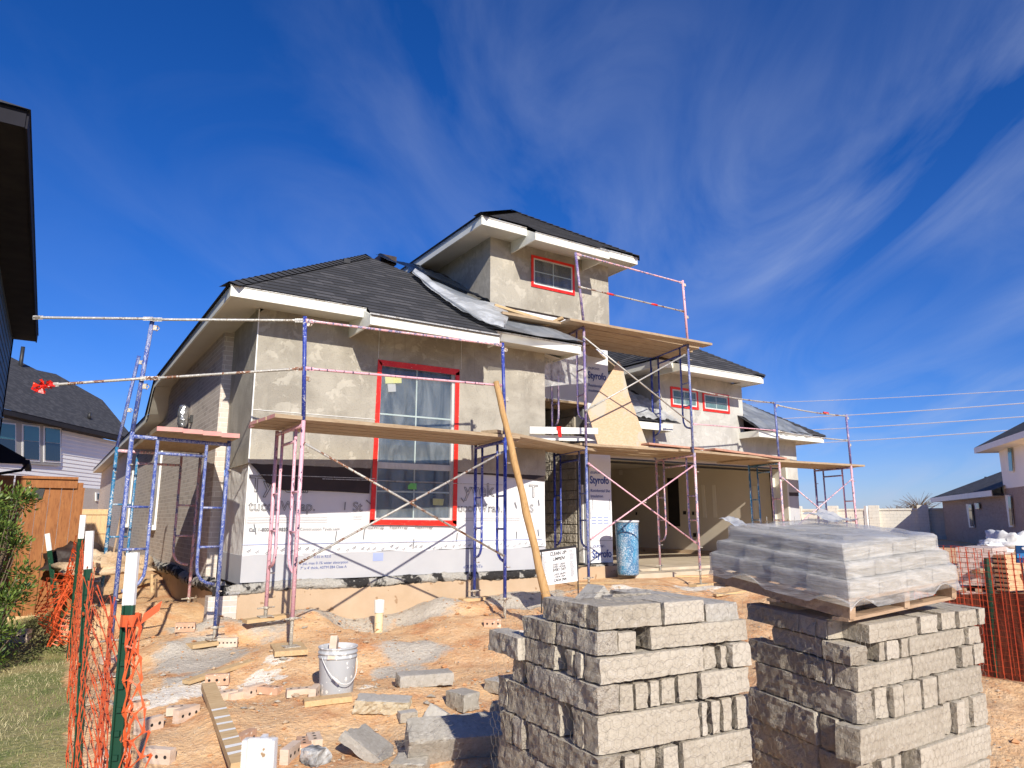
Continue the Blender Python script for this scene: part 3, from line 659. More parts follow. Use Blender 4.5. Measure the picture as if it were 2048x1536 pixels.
def small_window(c,mt='dark_glass',grid=(1,1)):
    q=[P(x,y,v=.996 if c[0][0]>1200 else .996) for x,y in c]; x0=min(p.x for p in q);x1=max(p.x for p in q);z0=min(p.z for p in q);z1=max(p.z for p in q)
    z0=(q[2].z+q[3].z)/2;z1=(q[0].z+q[1].z)/2; V=.996; t=.05
    part('red_tape_border','red_tape',lambda m:(m.box(x0,x1,V-.014,V,z1-t,z1),m.box(x0,x1,V-.014,V,z0,z0+t),m.box(x0,x0+t,V-.013,V,z0+t,z1-t),m.box(x1-t,x1,V-.013,V,z0+t,z1-t)))
    f=part('window_frame','white_trim',lambda m:(m.box(x0+t,x1-t,V-.011,V,z1-t-.025,z1-t),m.box(x0+t,x1-t,V-.011,V,z0+t,z0+t+.025),m.box(x0+t,x0+t+.025,V-.0105,V,z0+t+.025,z1-t-.025),m.box(x1-t-.025,x1-t,V-.0105,V,z0+t+.025,z1-t-.025)))
    part('window_pane',mt,lambda m:m.box(x0+t+.025,x1-t-.025,V-.004,V+.002,z0+t+.025,z1-t-.025),parent=f)
    mx=(x0+x1)/2; mz=(z0+z1)/2
    part('muntin','muntin',lambda m:(m.box(mx-.008,mx+.008,V-.0075,V-.004,z0+t+.025,z1-t-.025),m.box(x0+t+.025,x1-t-.025,V-.007,V-.004,mz-.008,mz+.008)),parent=f)
    def fl(m): m.smooth=True; m.grid(lambda a,b:(lerp(x0+t,x1-t,a),V-.012-.012*sin(pi*a)*sin(pi*b)*(1+fb(a*3,b*3,2,2,2)),lerp(z0+t,z1-t,b)),14,10)
    part('plastic_film','window_film',fl,parent=f)
small_window(((1062,510),(1148,530),(1146,591),(1064,573)))
small_window(((1340,771),(1395,782),(1396,822),(1342,811)),'teal_glass'); small_window(((1405,783),(1457,791),(1457,829),(1406,820)),'teal_glass')
# porch recess and foam clad front of the stair tower
solid('foam_board','foam_white',(4.3,6.03,1.0,1.1,3.76,5.25),(6.03,6.535,.99,1.1,.95,5.25))
solid('porch_soffit','plank_wood',(4.36,6.03,1.1,1.6,3.70,3.76),(4.36,6.03,.995,1.1,3.72,3.758))
solid('wall_core','dark_void',(4.36,6.1,4.0,4.1,.9,5.),(4.36,6.03,1.6,4.0,3.75,3.8))
solid('jamb_post','print_grey',(6.0,6.03,1.1,1.3,.92,3.76))
solid('jamb_strip','tyvek_loose',(5.975,6.002,1.12,1.24,.95,2.3))
def stones(m):
    r=random.Random(4); z=.93
    while z<3.7:
        hh=r.choice((.16,.2,.24,.2)); v=1.31+r.uniform(-.1,0)
        while v<3.9:
            L=r.uniform(.25,.55); v0=max(v,1.31)
            if v+L-v0>.05: rough_block(m,(5.965,6.03),(v0,v+L-.014),(z,z+hh-.014),'-x',r)
            v+=L
        z+=hh
def rough_block(m,X,Y,Z,faces,r,amp=.016,n=5,chip=.006):
    b=len(m.v); nx=[max(2,int((q[1]-q[0])/(.019 if len(faces) else .03))) for q in(X,Y,Z)]; nx=[min(k,22) for k in nx]; idx={}
    sd=r.uniform(0,99)
    def vert(i,j,k):
        if (i,j,k) in idx: return idx[(i,j,k)]
        f=[i/nx[0],j/nx[1],k/nx[2]]; p=Vector([lerp(q[0],q[1],t) for q,t in zip((X,Y,Z),f)]); o=Vector((0,0,0))
        e=sum(1 for t in f if t in(0,1))
        for ax,c in enumerate('xyz'):
            if f[ax] in(0,1):
                nn=(-1 if f[ax]==0 else 1); key=('-' if nn<0 else '+')+c
                a=amp if key in faces else amp*.06
                q_=p*7; q_.x+=sd; o[ax]+=nn*a*(.75*noise.noise(q_)+.5*noise.noise(q_*3.1)+.45*noise.noise(q_*8.7)-.1)
                if e>=2: o[ax]-=nn*chip*(.12+1.3*max(0,nz(p.x*22+sd,p.y*22,p.z*22)))
        idx[(i,j,k)]=len(m.v); m.v.append(tuple(p+o)); return idx[(i,j,k)]
    for ax in range(3):
        o1,o2=[a for a in range(3) if a!=ax]
        for side in(0,nx[ax]):
            key=('-' if side==0 else '+')+'xyz'[ax]
            for a in range(nx[o1]):
                for c in range(nx[o2]):
                    q=[]
                    for da,dc in((0,0),(1,0),(1,1),(0,1)):
                        t=[0,0,0]; t[ax]=side;t[o1]=a+da;t[o2]=c+dc; q.append(vert(*t))
                    if (side==0)!=(ax==1): q=q[::-1]
                    m.f.append(tuple(q)); m.mi.append(1 if key in faces else 0); m.uv.append(None); m.sm.append(False)
part('stone_veneer',['porch_stone','porch_stone'],stones)
solid('veneer_backing','porch_stone_mortar',(6.0,6.031,1.31,4.0,.9,3.72))
for nm,s,x,y,z,mt in (('lettering','Styrofoam',6.05,.984,4.22,'print_blue'),('lettering','Styrofoam',6.05,.984,2.32,'print_blue'),('lettering','Styrofoam',6.07,.984,1.04,'print_blue')):
    w='Styrofo'
    text(w,.185,frontM(x-.01,y,z),mt,HS,sx=.80,bold=.004); text('‹DUPONT›',.06,frontM(x,y,z+.17),'print_blue',HS)
for z in(4.07,2.17): text('Residential She',.075,frontM(6.05,.984,z),'print_blue',HS); text('insulation',.075,frontM(6.05,.984,z-.095),'print_blue',HS)
part('small_print','print_pale_blue',lambda m:([m.box(6.06+.14*i,6.17+.14*i,.983,.99,1.62+.05*j,1.64+.05*j) for i in range(3) for j in range(3)],m.box(6.04,6.52,.985,.99,1.58,1.584),m.box(6.04,6.52,.985,.99,1.80,1.804),[m.box(6.05+.15*i,6.16+.15*i,.983,.99,4.72+.045*j,4.735+.045*j) for i in range(3) for j in range(4)]))['kind']='stuff'
part('small_print','print_grey',lambda m:(m.box(6.035,6.04,.984,.99,1.7,2.0),m.box(6.09,6.097,.984,.99,1.85,2.05),m.box(6.48,6.487,.984,.99,1.85,2.05),m.box(6.06,6.067,.984,.99,1.35,1.55),m.box(6.48,6.487,.984,.99,1.35,1.55),m.box(6.03,6.535,.984,.99,1.325,1.33)))['kind']='stuff'
# garage wing
solid('stucco_wall','stucco_right',(6.535,7.87,1.0,1.12,2.86,3.42),(7.87,10.32,1.0,1.12,2.86,4.55),(10.32,12.07,1.0,1.12,2.86,3.42),(11.70,12.07,1.0,1.12,2.28,2.86),(10.22,10.321,1.12,3.5,3.3,4.55),(7.87,7.97,1.12,3.5,3.3,4.55))
part('foam_board','foam_board',lambda m:(m.box(11.70,12.06,1.02,1.12,.83,2.2),)); solid('felt_flap','black_felt',(11.7,12.065,1.015,1.12,2.2,2.28)); solid('brick_ledge','tar_ledge',(11.68,12.12,.96,1.1,.8,.9),(6.03,6.9,.86,1.0,.8,.93))
solid('garage_header','drywall',(6.535,11.7,1.13,1.3,2.80,3.2)); solid('door_seal','black_metal',(6.535,11.69,1.125,1.14,2.78,2.81))
solid('garage_jamb','soffit_paint',(11.64,11.70,1.0,1.35,.83,2.86),(11.56,11.64,1.3,1.35,.83,2.6)); solid('garage_track','black_metal',(11.62,11.66,1.36,1.42,.83,2.75),(6.6,11.66,1.36,1.40,2.74,2.78))
solid('garage_interior','drywall',(11.85,12.0,1.12,8,.93,3.3),(6.53,6.65,1.12,8,.83,3.3),(6.65,11.85,7.9,8,.83,3.3),(6.6,11.9,1.3,8,3.1,3.2))
solid('garage_curb','concrete_form',(11.8,12.0,1.36,7.9,.83,.925))
def gp(px): return [P(x,y,u=11.84) for x,y in px]
part('door_opening','dark_void',lambda m:m.prism(gp(((1334,956),(1356,957),(1360,1053),(1338,1052))),(.02,0,0)))
for x,y,w,h in((1366,1022,6,7),(1384,1023,4,7),(1386,1066,6,8),(1463,1035,7,7),(1271,1024,3,6)): part('outlet_box','dark_void',lambda m:m.prism(gp(((x,y),(x+w,y),(x+w,y+h),(x,y+h))),(.02,0,0)))
for q in(((1402,970),(1408,970),(1413,1035),(1406,1035)),((1424,970),(1430,970),(1434,1035),(1427,1035)),((1505,972),(1512,972),(1517,1035),(1510,1035)),((1238,936),(1244,936),(1244,950),(1238,950))): part('drywall_patch','drywall_mud',lambda m:m.prism(gp(q),(.01,0,0)))
g0=P(1317,730,v=.5).x; g1=P(1347,738,v=.5).x; g2=P(1362,742,v=.3).x; g3=P(1519,764,v=.3).x; g4=P(1526,750,v=.5).x; l1=P(1518,873,v=.5).x; l2=P(1648,886,v=.5).x; l3=P(1346,864,v=.5).x
solid('fascia','cream_paint',(g0,g2,.5,.525,4.515,4.645),(g0,g0+.025,.525,3.6,4.515,4.645),(g2,g3,.3,.325,4.44,4.57),(g3-.02,g4,.5,.525,4.50,4.63),(g3-.025,g3,.325,.5,4.45,4.58),(g4-.025,g4,.525,3.6,4.50,4.63),
 (l1,l2,.5,.525,3.365,3.495),(l1,l1+.025,.525,1.0,3.365,3.495),(l2-.025,l2,.525,8,3.365,3.495),(6.6,l3,.5,.525,3.30,3.43),(l3-.025,l3,.525,1.,3.3,3.43))
ret(g2,.325,.5,1.,4.445,4.57,4.64)
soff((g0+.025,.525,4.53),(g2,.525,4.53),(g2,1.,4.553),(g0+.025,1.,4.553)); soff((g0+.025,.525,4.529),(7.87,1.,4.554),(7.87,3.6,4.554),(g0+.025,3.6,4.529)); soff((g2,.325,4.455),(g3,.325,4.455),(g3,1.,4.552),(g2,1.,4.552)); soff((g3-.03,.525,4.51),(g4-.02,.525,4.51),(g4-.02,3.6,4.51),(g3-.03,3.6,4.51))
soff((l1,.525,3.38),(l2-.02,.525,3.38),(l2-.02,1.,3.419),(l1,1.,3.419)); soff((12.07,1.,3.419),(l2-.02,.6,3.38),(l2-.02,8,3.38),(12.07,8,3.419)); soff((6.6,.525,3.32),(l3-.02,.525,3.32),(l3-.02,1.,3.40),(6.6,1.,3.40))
def roof3(m):
    zt=4.66;a=(g0-.03,.47,zt);b=(g4+.03,.47,zt);t=(b[0]-a[0])/2;ap=(a[0]+t,.47+t,zt+.667*t);ap2=(ap[0],3.7,ap[2])
    shingles(m,[a,(g2,.47,zt),(g2,.27,zt-.08),(g3,.27,zt-.08),(g3,.47,zt),b,ap],(1,0,0),base=(a[0],.27,zt-.133)); shingles(m,[a,ap,ap2,(a[0],3.7,zt)],(0,1,0)); m.face([b,(b[0],3.7,zt),ap2,ap],[(0,0)]*4)
    hipcap(m,a,ap,.1);hipcap(m,b,ap,.1)
part('roof','shingle',roof3)
def roof4(m):
    z=3.505;a=(6.6,.47,z);b=(l2+.03,.47,z);h=(b[0]-a[0])/2;ap=(a[0]+h,.47+h,z+.667*h)
    shingles(m,[(l1-.02,.47,z),(10.325,.47,z),(10.325,1.0,z+.353),(l1-.02,1.0,z+.353)],(1,0,0)); shingles(m,[(10.32,.47,z),b,(10.32,.47+b[0]-10.32,z+.667*(b[0]-10.32))],(1,0,0)); shingles(m,[(6.56,.5,z-.05),(7.87,.5,z-.05),(7.87,1.75,z+.78),(6.56,1.75,z+.78)],(1,0,0))
    m.face([b,(b[0],8,z),(ap[0],8,ap[2]),ap],[(0,0)]*4); hipcap(m,b,(10.2,.47+b[0]-10.2,z+.667*(b[0]-10.2)),.1)
part('roof','shingle',roof4)
# ---------------------------------------------------------------- ground hits
def G(x,y,dz=0.):
    d=Vector(ray(x,y)); c=Vector((CX,CY,EY)); t=.5; 
    while t<80:
        p=c+d*t
        if p.z<=H(p.x,p.y)+dz: break
        t+=.03
    return Vector((p.x,p.y,H(p.x,p.y)+dz))
# ---------------------------------------------------------------- scaffold frames
def frame(o,i,zb,zt,mo,mi,label,group='welded scaffold frames'):
    o=Vector((o[0],o[1],0));i=Vector((i[0],i[1],0)); d=(i-o).normalized(); W=(i-o).length; R=.0215
    t=thing('scaffolding',(o.x,o.y,zb),label,'scaffold frame',group)
    def pt(s,z): return Vector((o.x+d.x*s,o.y+d.y*s,z))
    def mk(n,m,*tubes):
        b=MB(); 
        for pts,r in tubes: b.tube(pts,r,10)
        return b.build(n,m,parent=t)
    mk('leg',mo,([pt(0,zb),pt(0,zt)],R)); mk('leg',mi,([pt(W,zb),pt(W,zt)],R))
    mk('top_bar',mi,([pt(0,zt-.045),pt(W,zt-.045)],.0205)); mk('lower_bar',mi,([pt(.25,zt-.19),pt(W-.25,zt-.19)],.016))
    z3=zb+.42
    for s,sg,m in((.0,1,mo),(W,-1,mi)):
        a=.25*sg
        mk('ladder_post',m,([pt(s+a,zt-.05),pt(s+a,z3+.22),pt(s+a*.96,z3+.13),pt(s+a*.80,z3+.06),pt(s+a*.55,z3+.02),pt(s+a*.2,z3)],.0165))
        for z in(zt-.72,zt-1.12): mk('rung',m,([pt(s,z),pt(s+a,z)],.0125))
        mk('brace_stud','jack_steel',([pt(s,zt-.32)+Vector((d.y,-d.x,0))*.0,pt(s,zt-.32)+Vector((d.y,-d.x,0))*.07],.007),([pt(s,zb+.35),pt(s,zb+.35)+Vector((d.y,-d.x,0))*.07],.007))
    return t
def jack(x,y,zt,zg,label,plate=.075):
    t=thing('screw_jack',(x,y,zg),label,'screw jack','screw jacks under the scaffold legs')
    def rod(b):
        z=zg; k=0
        b.tube([(x,y,zg),(x,y,zt+.05)],.0155,10)
        while z<zt: b.tube([(x,y,z),(x,y,z+.006)],.018,10); z+=.013
    for n,fn in(('rod',rod),('collar_handle',lambda b:(b.tube([(x,y,zt-.03),(x,y,zt)],.03,10),b.tube([(x-.09,y+.01,zt-.02),(x+.09,y-.01,zt-.01)],.009,6))),('base_plate',lambda b:b.box(x-plate,x+plate,y-plate,y+plate,zg,zg+.008))):
        b=MB(); fn(b); b.build(n,'jack_steel',parent=t)
    return t
def post(p0,p1,mat,label,r=.0215):
    t=thing('guardrail_post',p0,label,'guardrail post','guardrail posts above the scaffold frames')
    b=MB(); b.tube([p0,p1],r,10); b.build('tube',mat,parent=t)
    for f in(.40,.93):
        b=MB(); q=vl(p0,p1,f); b.bar(q,q+Vector((.05,-.01,.0)),.02,.05); b.tube([q+Vector((.05,0,-.03)),q+Vector((.075,0,.0)),q+Vector((.05,0,.03))],.006,6); b.build('rail_clip','jack_steel',parent=t)
    return t
def rail(p0,p1,mat,label,r=.014,sag=.0,tape=()):
    pts=[vl(p0,p1,k/10)-Vector((0,0,sag*sin(pi*k/10))) for k in range(11)]
    t=thing('guard_rail',p0,label,'guard rail','guard rails between the scaffold posts')
    b=MB(); b.tube(pts,r,8); b.build('tube',mat,parent=t)
    d=(Vector(p1)-Vector(p0)).normalized()
    for q,s in((Vector(p0),1),(Vector(p1),-1)): b=MB(); b.bar(q,q+d*s*.09,.008,.038); b.build('flattened_end',mat,parent=t)
    for f in tape:
        b=MB(); q=vl(p0,p1,f); b.tube([q-d*.07,q+d*.07],r+.004,8); b.build('red_tape','red_tape',parent=t)
    return t
def xbrace(a0,a1,b0,b1,mat,label):
    t=thing('cross_brace',a0,label,'cross brace','pivoted cross braces between the frames')
    for p,q in((a0,a1),(b0,b1)):
        b=MB(); p=Vector(p);q=Vector(q);d=(q-p).normalized(); b.tube([p,q],.0125,8); b.bar(p,p+d*.06,.006,.03); b.bar(q,q-d*.06,.006,.03); b.build('tube',mat,parent=t)
    b=MB(); c=(Vector(a0)+Vector(a1)+Vector(b0)+Vector(b1))/4; b.tube([c-Vector((0,.03,0)),c+Vector((0,.03,0))],.01,6); b.build('pivot','jack_steel',parent=t)
NB=[0]
def plank(a,b,w,h,label,mat='plank_wood',group='scaffold planks',name='scaffold_plank',ends=None,cat='plank',bow=0.,roll=0.,red=False):
    "a board laid from a to b; its own long axis is local x"
    a=Vector(a);b=Vector(b);L=(b-a).length; X=(b-a)/L; Y=Vector((0,0,1)).cross(X).normalized(); Z=X.cross(Y)
    m=MB(); r=random.Random(int(L*1000)+NB[0]); NB[0]+=1; n=max(2,int(L/.22))
    if roll: q=Matrix.Rotation(roll,3,X); Y=q@Y; Z=q@Z
    f=[]
    for k in range(n+1):
        x=-L/2+L*k/n; j=[r.uniform(-.002,.002) for _ in range(4)]; bw=-bow*(1-(2*x/L)**2)
        f.append([(x,-w/2+j[0],bw-h/2+j[1]*.5),(x,w/2+j[2],bw-h/2+j[1]*.5),(x,w/2+j[2],bw+h/2+j[3]),(x,-w/2+j[0],bw+h/2+j[3])])
    vs=[p for q in f for p in q]; fs=[];
    for k in range(n):
        for c in range(4): e=(c+1)%4; fs.append((4*k+c,4*k+e,4*k+4+e,4*k+4+c)[::-1])
    m.add(vs,fs); m.m=1; m.add(f[0],[(0,1,2,3)]); m.add(f[-1],[(3,2,1,0)])
    o=m.build(name,[mat,ends or mat],org=(0,0,0)); o.matrix_world=Matrix(((X.x,Y.x,Z.x,(a.x+b.x)/2),(X.y,Y.y,Z.y,(a.y+b.y)/2),(X.z,Y.z,Z.z,(a.z+b.z)/2),(0,0,0,1)))
    return tag(o,label,cat,group)
Ao,Ai=(.156,-1.585),(.165,-.567); Bo,Bi=(2.735,-1.389),(2.904,-.375); Co,Ci=(4.86,-.37),(5.14,.82); Do,Di=(7.10,-.50),(7.387,.694)
Eo=P(1558,922,z=2.80); Eo=(Eo.x,Eo.y); Ei=(Eo[0]+.22,Eo[1]+.88); Go=P(1702,931,z=2.78); Go=(Go.x,Go.y); Gi=(Go[0]+.25,Go[1]+1.0)
frame(Ao,Ai,.765,2.69,'pink_paint','pink_paint','bright pink chipped frame standing left of the tall taped window')
frame(Bo,Bi,.78,2.70,'blue_paint','blue_paint','blue frame right of the tall window beside the leaning log')
frame(Co,Ci,.86,2.80,'blue_worn','blue_paint','blue lower frame in front of the porch stone wall and printed foam strip')
frame(Do,Di,.89,2.80,'pink_worn','pink_worn','pale pink frame in the middle of the garage opening')
frame(Eo,Ei,.87,2.80,'pink_worn','teal_worn','teal and pink frame at the right end of the garage opening')
frame(Go,Gi,.85,2.78,'pink_paint','purple_worn','last frame on the right, standing clear of the house corner')
C2o,C2i=(4.80,-.45),(5.06,.76)
frame((4.83,-.41),C2i,2.80,4.72,'purple_worn','purple_worn','upper purple frame beside the hanging plastic and the printed foam wall')
frame((7.08,-.49),(7.36,.70),2.80,4.73,'blue_worn','blue_paint','upper blue frame in front of the pair of small taped windows')
L0,R0,L1=(-1.329,-.994),(-.367,-.678),(-1.279,1.524); R1p=P(402,905,z=2.60); R1=(R1p.x,R1p.y)
frame(L0,R0,.614,2.535,'blue_worn','blue_worn','front frame of the narrow scaffold at the left corner of the house')
frame(L1,R1,.681,2.60,'teal_worn','pink_worn','rear frame of the narrow scaffold beside the brick side wall')
for (x,y),zt,zg,lb in ((Ao,.765,.49,'screw jack on the square board under the near leg of the pink frame'),(Ai,.765,.655,'short jack under the wall-side leg of the bright pink frame'),(Bo,.78,.50,'rusty jack under the near leg of the blue frame beside the log'),(Bi,.78,.68,'jack on a small board under the wall-side leg by the log'),
    (Co,.86,.735,'jack under the blue frame just right of the clean up sign'),(Do,.89,.66,'jack under the pale pink leg in the middle of the garage opening'),(Ci,.86,.72,'jack at the porch edge left of the blue barrel'),(Di,.89,.66,'jack on red board right of the blue barrel'),
    (R0,.614,H(*R0)+.05,'jack under the corner scaffold leg with a cored brick beside it'),(L0,.614,.29,'jack of the far left leg seen through orange netting'),(L1,.681,.62,'jack under the rear left leg by the brick side wall'),(R1,.681,.60,'jack under the rear leg in the shade of the side wall'),(Eo,.87,.63,'jack hidden low behind the wrapped pallet near the garage corner'),(Go,.85,.6,'jack under the last frame beyond the house corner')):
    jack(x,y,zt,zg,lb)
post((Ao[0],Ao[1],2.69),P(610,633,v=-1.60),'blue_paint','clean dark blue post rising above the bright pink frame')
post((Bo[0],Bo[1],2.70),P(1005,686,v=-1.39),'blue_paint','worn blue post beside the log top and right edge of tall window')
post((4.83,-.41,4.72),P(1151,505,v=-.46),'purple_worn','pink and purple post overlapping the tower window')
post((7.08,-.49,4.73),P(1365,561,v=-.5),'pink_paint','pink post standing against the sky right of the tower')
post((Eo[0],Eo[1],2.8),P(1549,804,v=Eo[1]),'blue_worn','blue post in front of the plastic covered lower roof')
post((Go[0],Go[1],2.78),P(1692,829,v=Go[1]),'purple_worn','post furthest right against the open sky')
L0t=P(305,640,v=-1.0); L1t=P(278,712,v=1.5)
post((L0[0],L0[1],2.535),L0t,'blue_worn','leaning speckled blue post at the left corner scaffold')
post((L1[0],L1[1],2.60),L1t,'blue_worn','shorter blue post just behind the leaning one on the left')
v_=-1.62
rail(P(611,641,v=v_),P(1003,690,v=-1.42),'pink_worn','upper pinkish rail across the front above the tall window')
rail(P(611,737,v=v_),P(1003,771,v=-1.42),'pink_paint','lower pink rail crossing the tall window glass')
def ext(p,q,f): return Vector(p)+(Vector(q)-Vector(p))*f
pa=P(608,641,v=-1.60); pb=P(305,639,v=-1.04); pc=P(66,635,v=-.6)
rail(pa,pb,'galv','upper grey rail from the blue post to the left corner scaffold'); rail(pb+Vector((0,-.03,.0)),pc,'galv','grey rail sticking out left towards the dark neighbouring eave')
pa=P(606,737,v=-1.60); pb=P(300,757,v=-1.04); pc=P(96,770,v=-.8)
rail(pa,pb,'galv_rust','lower rusty rail from the blue post to the left scaffold')
rr=rail(pb+Vector((0,-.03,0)),pc,'galv_rust','rusty rail end with a red plastic flag on its tip')
def flag(m):
    r=random.Random(8)
    for k in range(26):
        p=pc+Vector((r.uniform(-.11,.03),r.uniform(-.03,.03),r.uniform(-.05,.03))); q=[p+Vector((r.uniform(-.05,.05),r.uniform(-.03,.03),r.uniform(-.05,.04))) for _ in range(4)]; m.face(q)
m=MB(); flag(m); m.build('plastic_flag','red_tape',parent=rr)
rail(P(1153,508,v=-.46),P(1366,566,v=-.5),'pink_worn','topmost rail right of the tower window against the sky'); rail(P(1156,573,v=-.46),P(1367,623,v=-.5),'galv_rust','second rail down from the sky with red tape bands',tape=(.28,.7))
rail(P(1384,779,v=-.48),P(1549,806,v=Eo[1]),'galv_rust','upper rail across the pair of small windows',sag=.03); rail(P(1387,848,v=-.48),P(1551,861,v=Eo[1]),'pink_paint','thin pink rail below the pair of small windows',.010)
rail(P(1552,810,v=Eo[1]),P(1692,832,v=Go[1]),'galv_rust','upper rail of the last bay against the sky',sag=.03,tape=(.7,)); rail(P(1554,862,v=Eo[1]),P(1697,881,v=Go[1]),'galv','lower rail of the last bay by the lower roof',sag=.02)
xbrace(P(608,886,v=-1.62),P(1008,1112,v=-1.44),P(598,1126,v=-1.62),P(1006,904,v=-1.44),'galv_rust','large grey cross brace in front of the white wrap')
xbrace(P(1176,926,v=-.44),P(1392,1086,v=-.56),P(1181,1079,v=-.44),P(1387,931,v=-.56),'pink_paint','pink cross brace in front of the garage opening and barrel')
xbrace(P(1166,673,v=-.48),P(1381,846,v=-.56),P(1170,822,v=-.48),P(1371,709,v=-.56),'galv','grey cross brace in front of the leaning strand board')
xbrace(P(1562,953,v=Eo[1]-.05),P(1712,1078,v=Go[1]-.05),P(1575,1068,v=Eo[1]-.05),P(1704,958,v=Go[1]-.05),'pink_worn','cross brace of the last bay against the far wall')
# planks
pos=['nearest the street','second from the street','third from the street','nearest the wall']
def deck(o0,i0,o1,i1,z,n,lab,ext0=.3,ext1=.3,mat='plank_wood',ends=None,w=.235,zj=.0):
    r=random.Random(n+int(z*10)+int(o0[0]*7))
    for k in range(n):
        f=(k+.5)/n; a=vl((*o0,z),(*i0,z),f); b=vl((*o1,z+zj),(*i1,z+zj),f); d=(b-a).normalized()
        plank(a-d*(ext0+r.uniform(-.06,.06)),b+d*(ext1+r.uniform(-.08,.08)),w,.038,f'{lab}, board {pos[k] if n==4 else pos[min(k,3)] if k<n-1 else pos[3]}',mat=mat,ends=ends)
def off(p,q,a): # slightly inside the leg line
    p=Vector((*p,0));q=Vector((*q,0)); d=(q-p).normalized(); r=p+d*a; return (r.x,r.y)
deck(off(Ao,Ai,-.03),off(Ai,Ao,-.03),off(Bo,Bi,-.03),off(Bi,Bo,-.03),2.715,4,'long platform plank across the tall window',.36,.25,ends='end_pink')
deck((2.62,-1.42),(2.75,-.5),(4.95,-.32),(5.1,.5),2.765,3,'plank between log and porch',.1,.28)
deck(off(Co,Ci,.03),off(Ci,Co,.0),off(Do,Di,.03),off(Di,Do,0),2.83,4,'platform plank below the strand board',.15,.25)
deck(off(Do,Di,.03),off(Di,Do,0),off(Eo,Ei,.0),off(Ei,Eo,0),2.835,4,'platform plank over the garage opening',.35,.35)
deck(off(Eo,Ei,-.03),off(Ei,Eo,0),off(Go,Gi,-.03),off(Gi,Go,0),2.80,4,'platform plank in the last bay on the right',.85,.4,zj=-.01)
plank(P(1418,899,v=-.2),P(1562,918,v=-.12),.26,.035,'red stained plank lying on top near the garage corner',mat='plank_red'); plank(P(1290,888,v=-.3),P(1400,899,v=-.35),.2,.03,'short reddish plank on top by the pale pink frame',mat='plank_red')
deck((3.5,-.30),(3.4,.70),(7.1,-.38),(7.3,.62),4.70,4,'high plank under the tower',.1,.38)
plank((4.45,-.44,4.70),(7.5,-.56,4.705),.23,.036,'front edge high plank, grey painted, below the tower',mat='plank_wood')
plank(P(988,611,v=.2),P(1100,646,v=.05),.09,.04,'speckled narrow batten under the tower corner',mat='new_lumber',name='batten',cat='batten',group=None); plank(P(1087,653,v=-.1),P(1126,636,v=-.35),.09,.04,'short crosswise batten under the tower',mat='new_lumber',name='batten',cat='batten',group=None)
plank((5.6,.55,4.67),(7.2,1.6,4.62),.24,.035,'plank laid diagonally towards the garage roof',group=None)
for k in range(4):
    f=(k+.5)/4; a=vl((L0[0]+.22,L0[1]-.12,2.575),(R0[0]+.05,R0[1]-.12,2.575),f); b=vl((L1[0]+.2,L1[1]+.1,2.62),(R1[0]+.05,R1[1]+.1,2.62),f)
    plank(a,b,.235,.045,'pink ended plank on the left corner scaffold, '+('first','second','third','fourth')[k]+' from the left',ends='end_pink')
# sills
def lay(a,b,k=.01):
    a=Vector((a[0],a[1],0));b=Vector((b[0],b[1],0)); a.z=H(a.x,a.y);b.z=H(b.x,b.y); e=max(H(*vl(a,b,f)[:2])-vl(a,b,f).z for f in(.2,.4,.5,.6,.8)); e=max(e,0)+k; a.z+=e;b.z+=e; return a,b
def sill(x,y,L,W,yaw,label,h=.045,mat='new_lumber',z=None,name='sill_board'):
    g=G(x,y) if z is None else P(x,y,z=z); a=radians(yaw); d=Vector((cos(a),sin(a),0))*L/2; g=g+Vector((0,0,h*.35)) if z is None else g
    t0=g-d;t1=g+d
    if z is None: t0.z=(H(t0.x,t0.y)+g.z)/2+h*.2; t1.z=(H(t1.x,t1.y)+g.z)/2+h*.2
    return plank(t0,t1,W,h,label,mat=mat,name=name,cat='board',group='boards lying on the dirt')
plank((Ao[0]-.05,Ao[1]-.2,.465),(Ao[0]+.02,Ao[1]+.22,.475),.30,.045,'square wide board under the near jack of the pink frame',mat='new_lumber',name='sill_board',cat='board',group='boards lying on the dirt')
plank((Ai[0]-.22,Ai[1]-.02,.625),(Ai[0]+.25,Ai[1]+.05,.64),.14,.04,'narrow board under the wall-side jack of the pink frame',mat='new_lumber',name='sill_board',cat='board',group='boards lying on the dirt')
plank(*lay((R0[0]-.25,R0[1]-.1),(R0[0]+.22,R0[1]+.06)),.15,.04,'board under the corner scaffold jack beside a cored brick',mat='new_lumber',name='sill_board',cat='board',group='boards lying on the dirt')
plank((Bi[0]-.2,Bi[1],.655),(Bi[0]+.22,Bi[1],.665),.14,.04,'small board under the wall-side jack by the log',mat='lumber_y',name='sill_board',cat='board',group='boards lying on the dirt')
for (c,lb) in((Co,'board under the jack right of the clean up sign'),(Do,'board under the pale pink frame near leg'),(Di,'reddish board under the jack right of the barrel')): plank((c[0]-.22,c[1]-.03,H(*c)+.02),(c[0]+.25,c[1]+.03,H(*c)+.03),.15,.04,lb,mat='lumber_y',name='sill_board',cat='board',group='boards lying on the dirt')
sill(455,1345,.85,.09,28,'long pale narrow board half buried left of the bucket',.03); sill(1376,1155,.7,.12,-30,'board lying at the edge of the garage slab',.03,'lumber_y'); sill(1460,1190,.5,.1,-20,'small orange board beside the pale pink jack',.03,'lumber_y')
sill(655,1408,.36,.13,-12,'orange wood wedge in front of the bucket',.04,'lumber_y'); sill(1210,1168,.9,.09,-38,'pale strip of wood left of the barrel',.02,'new_lumber')
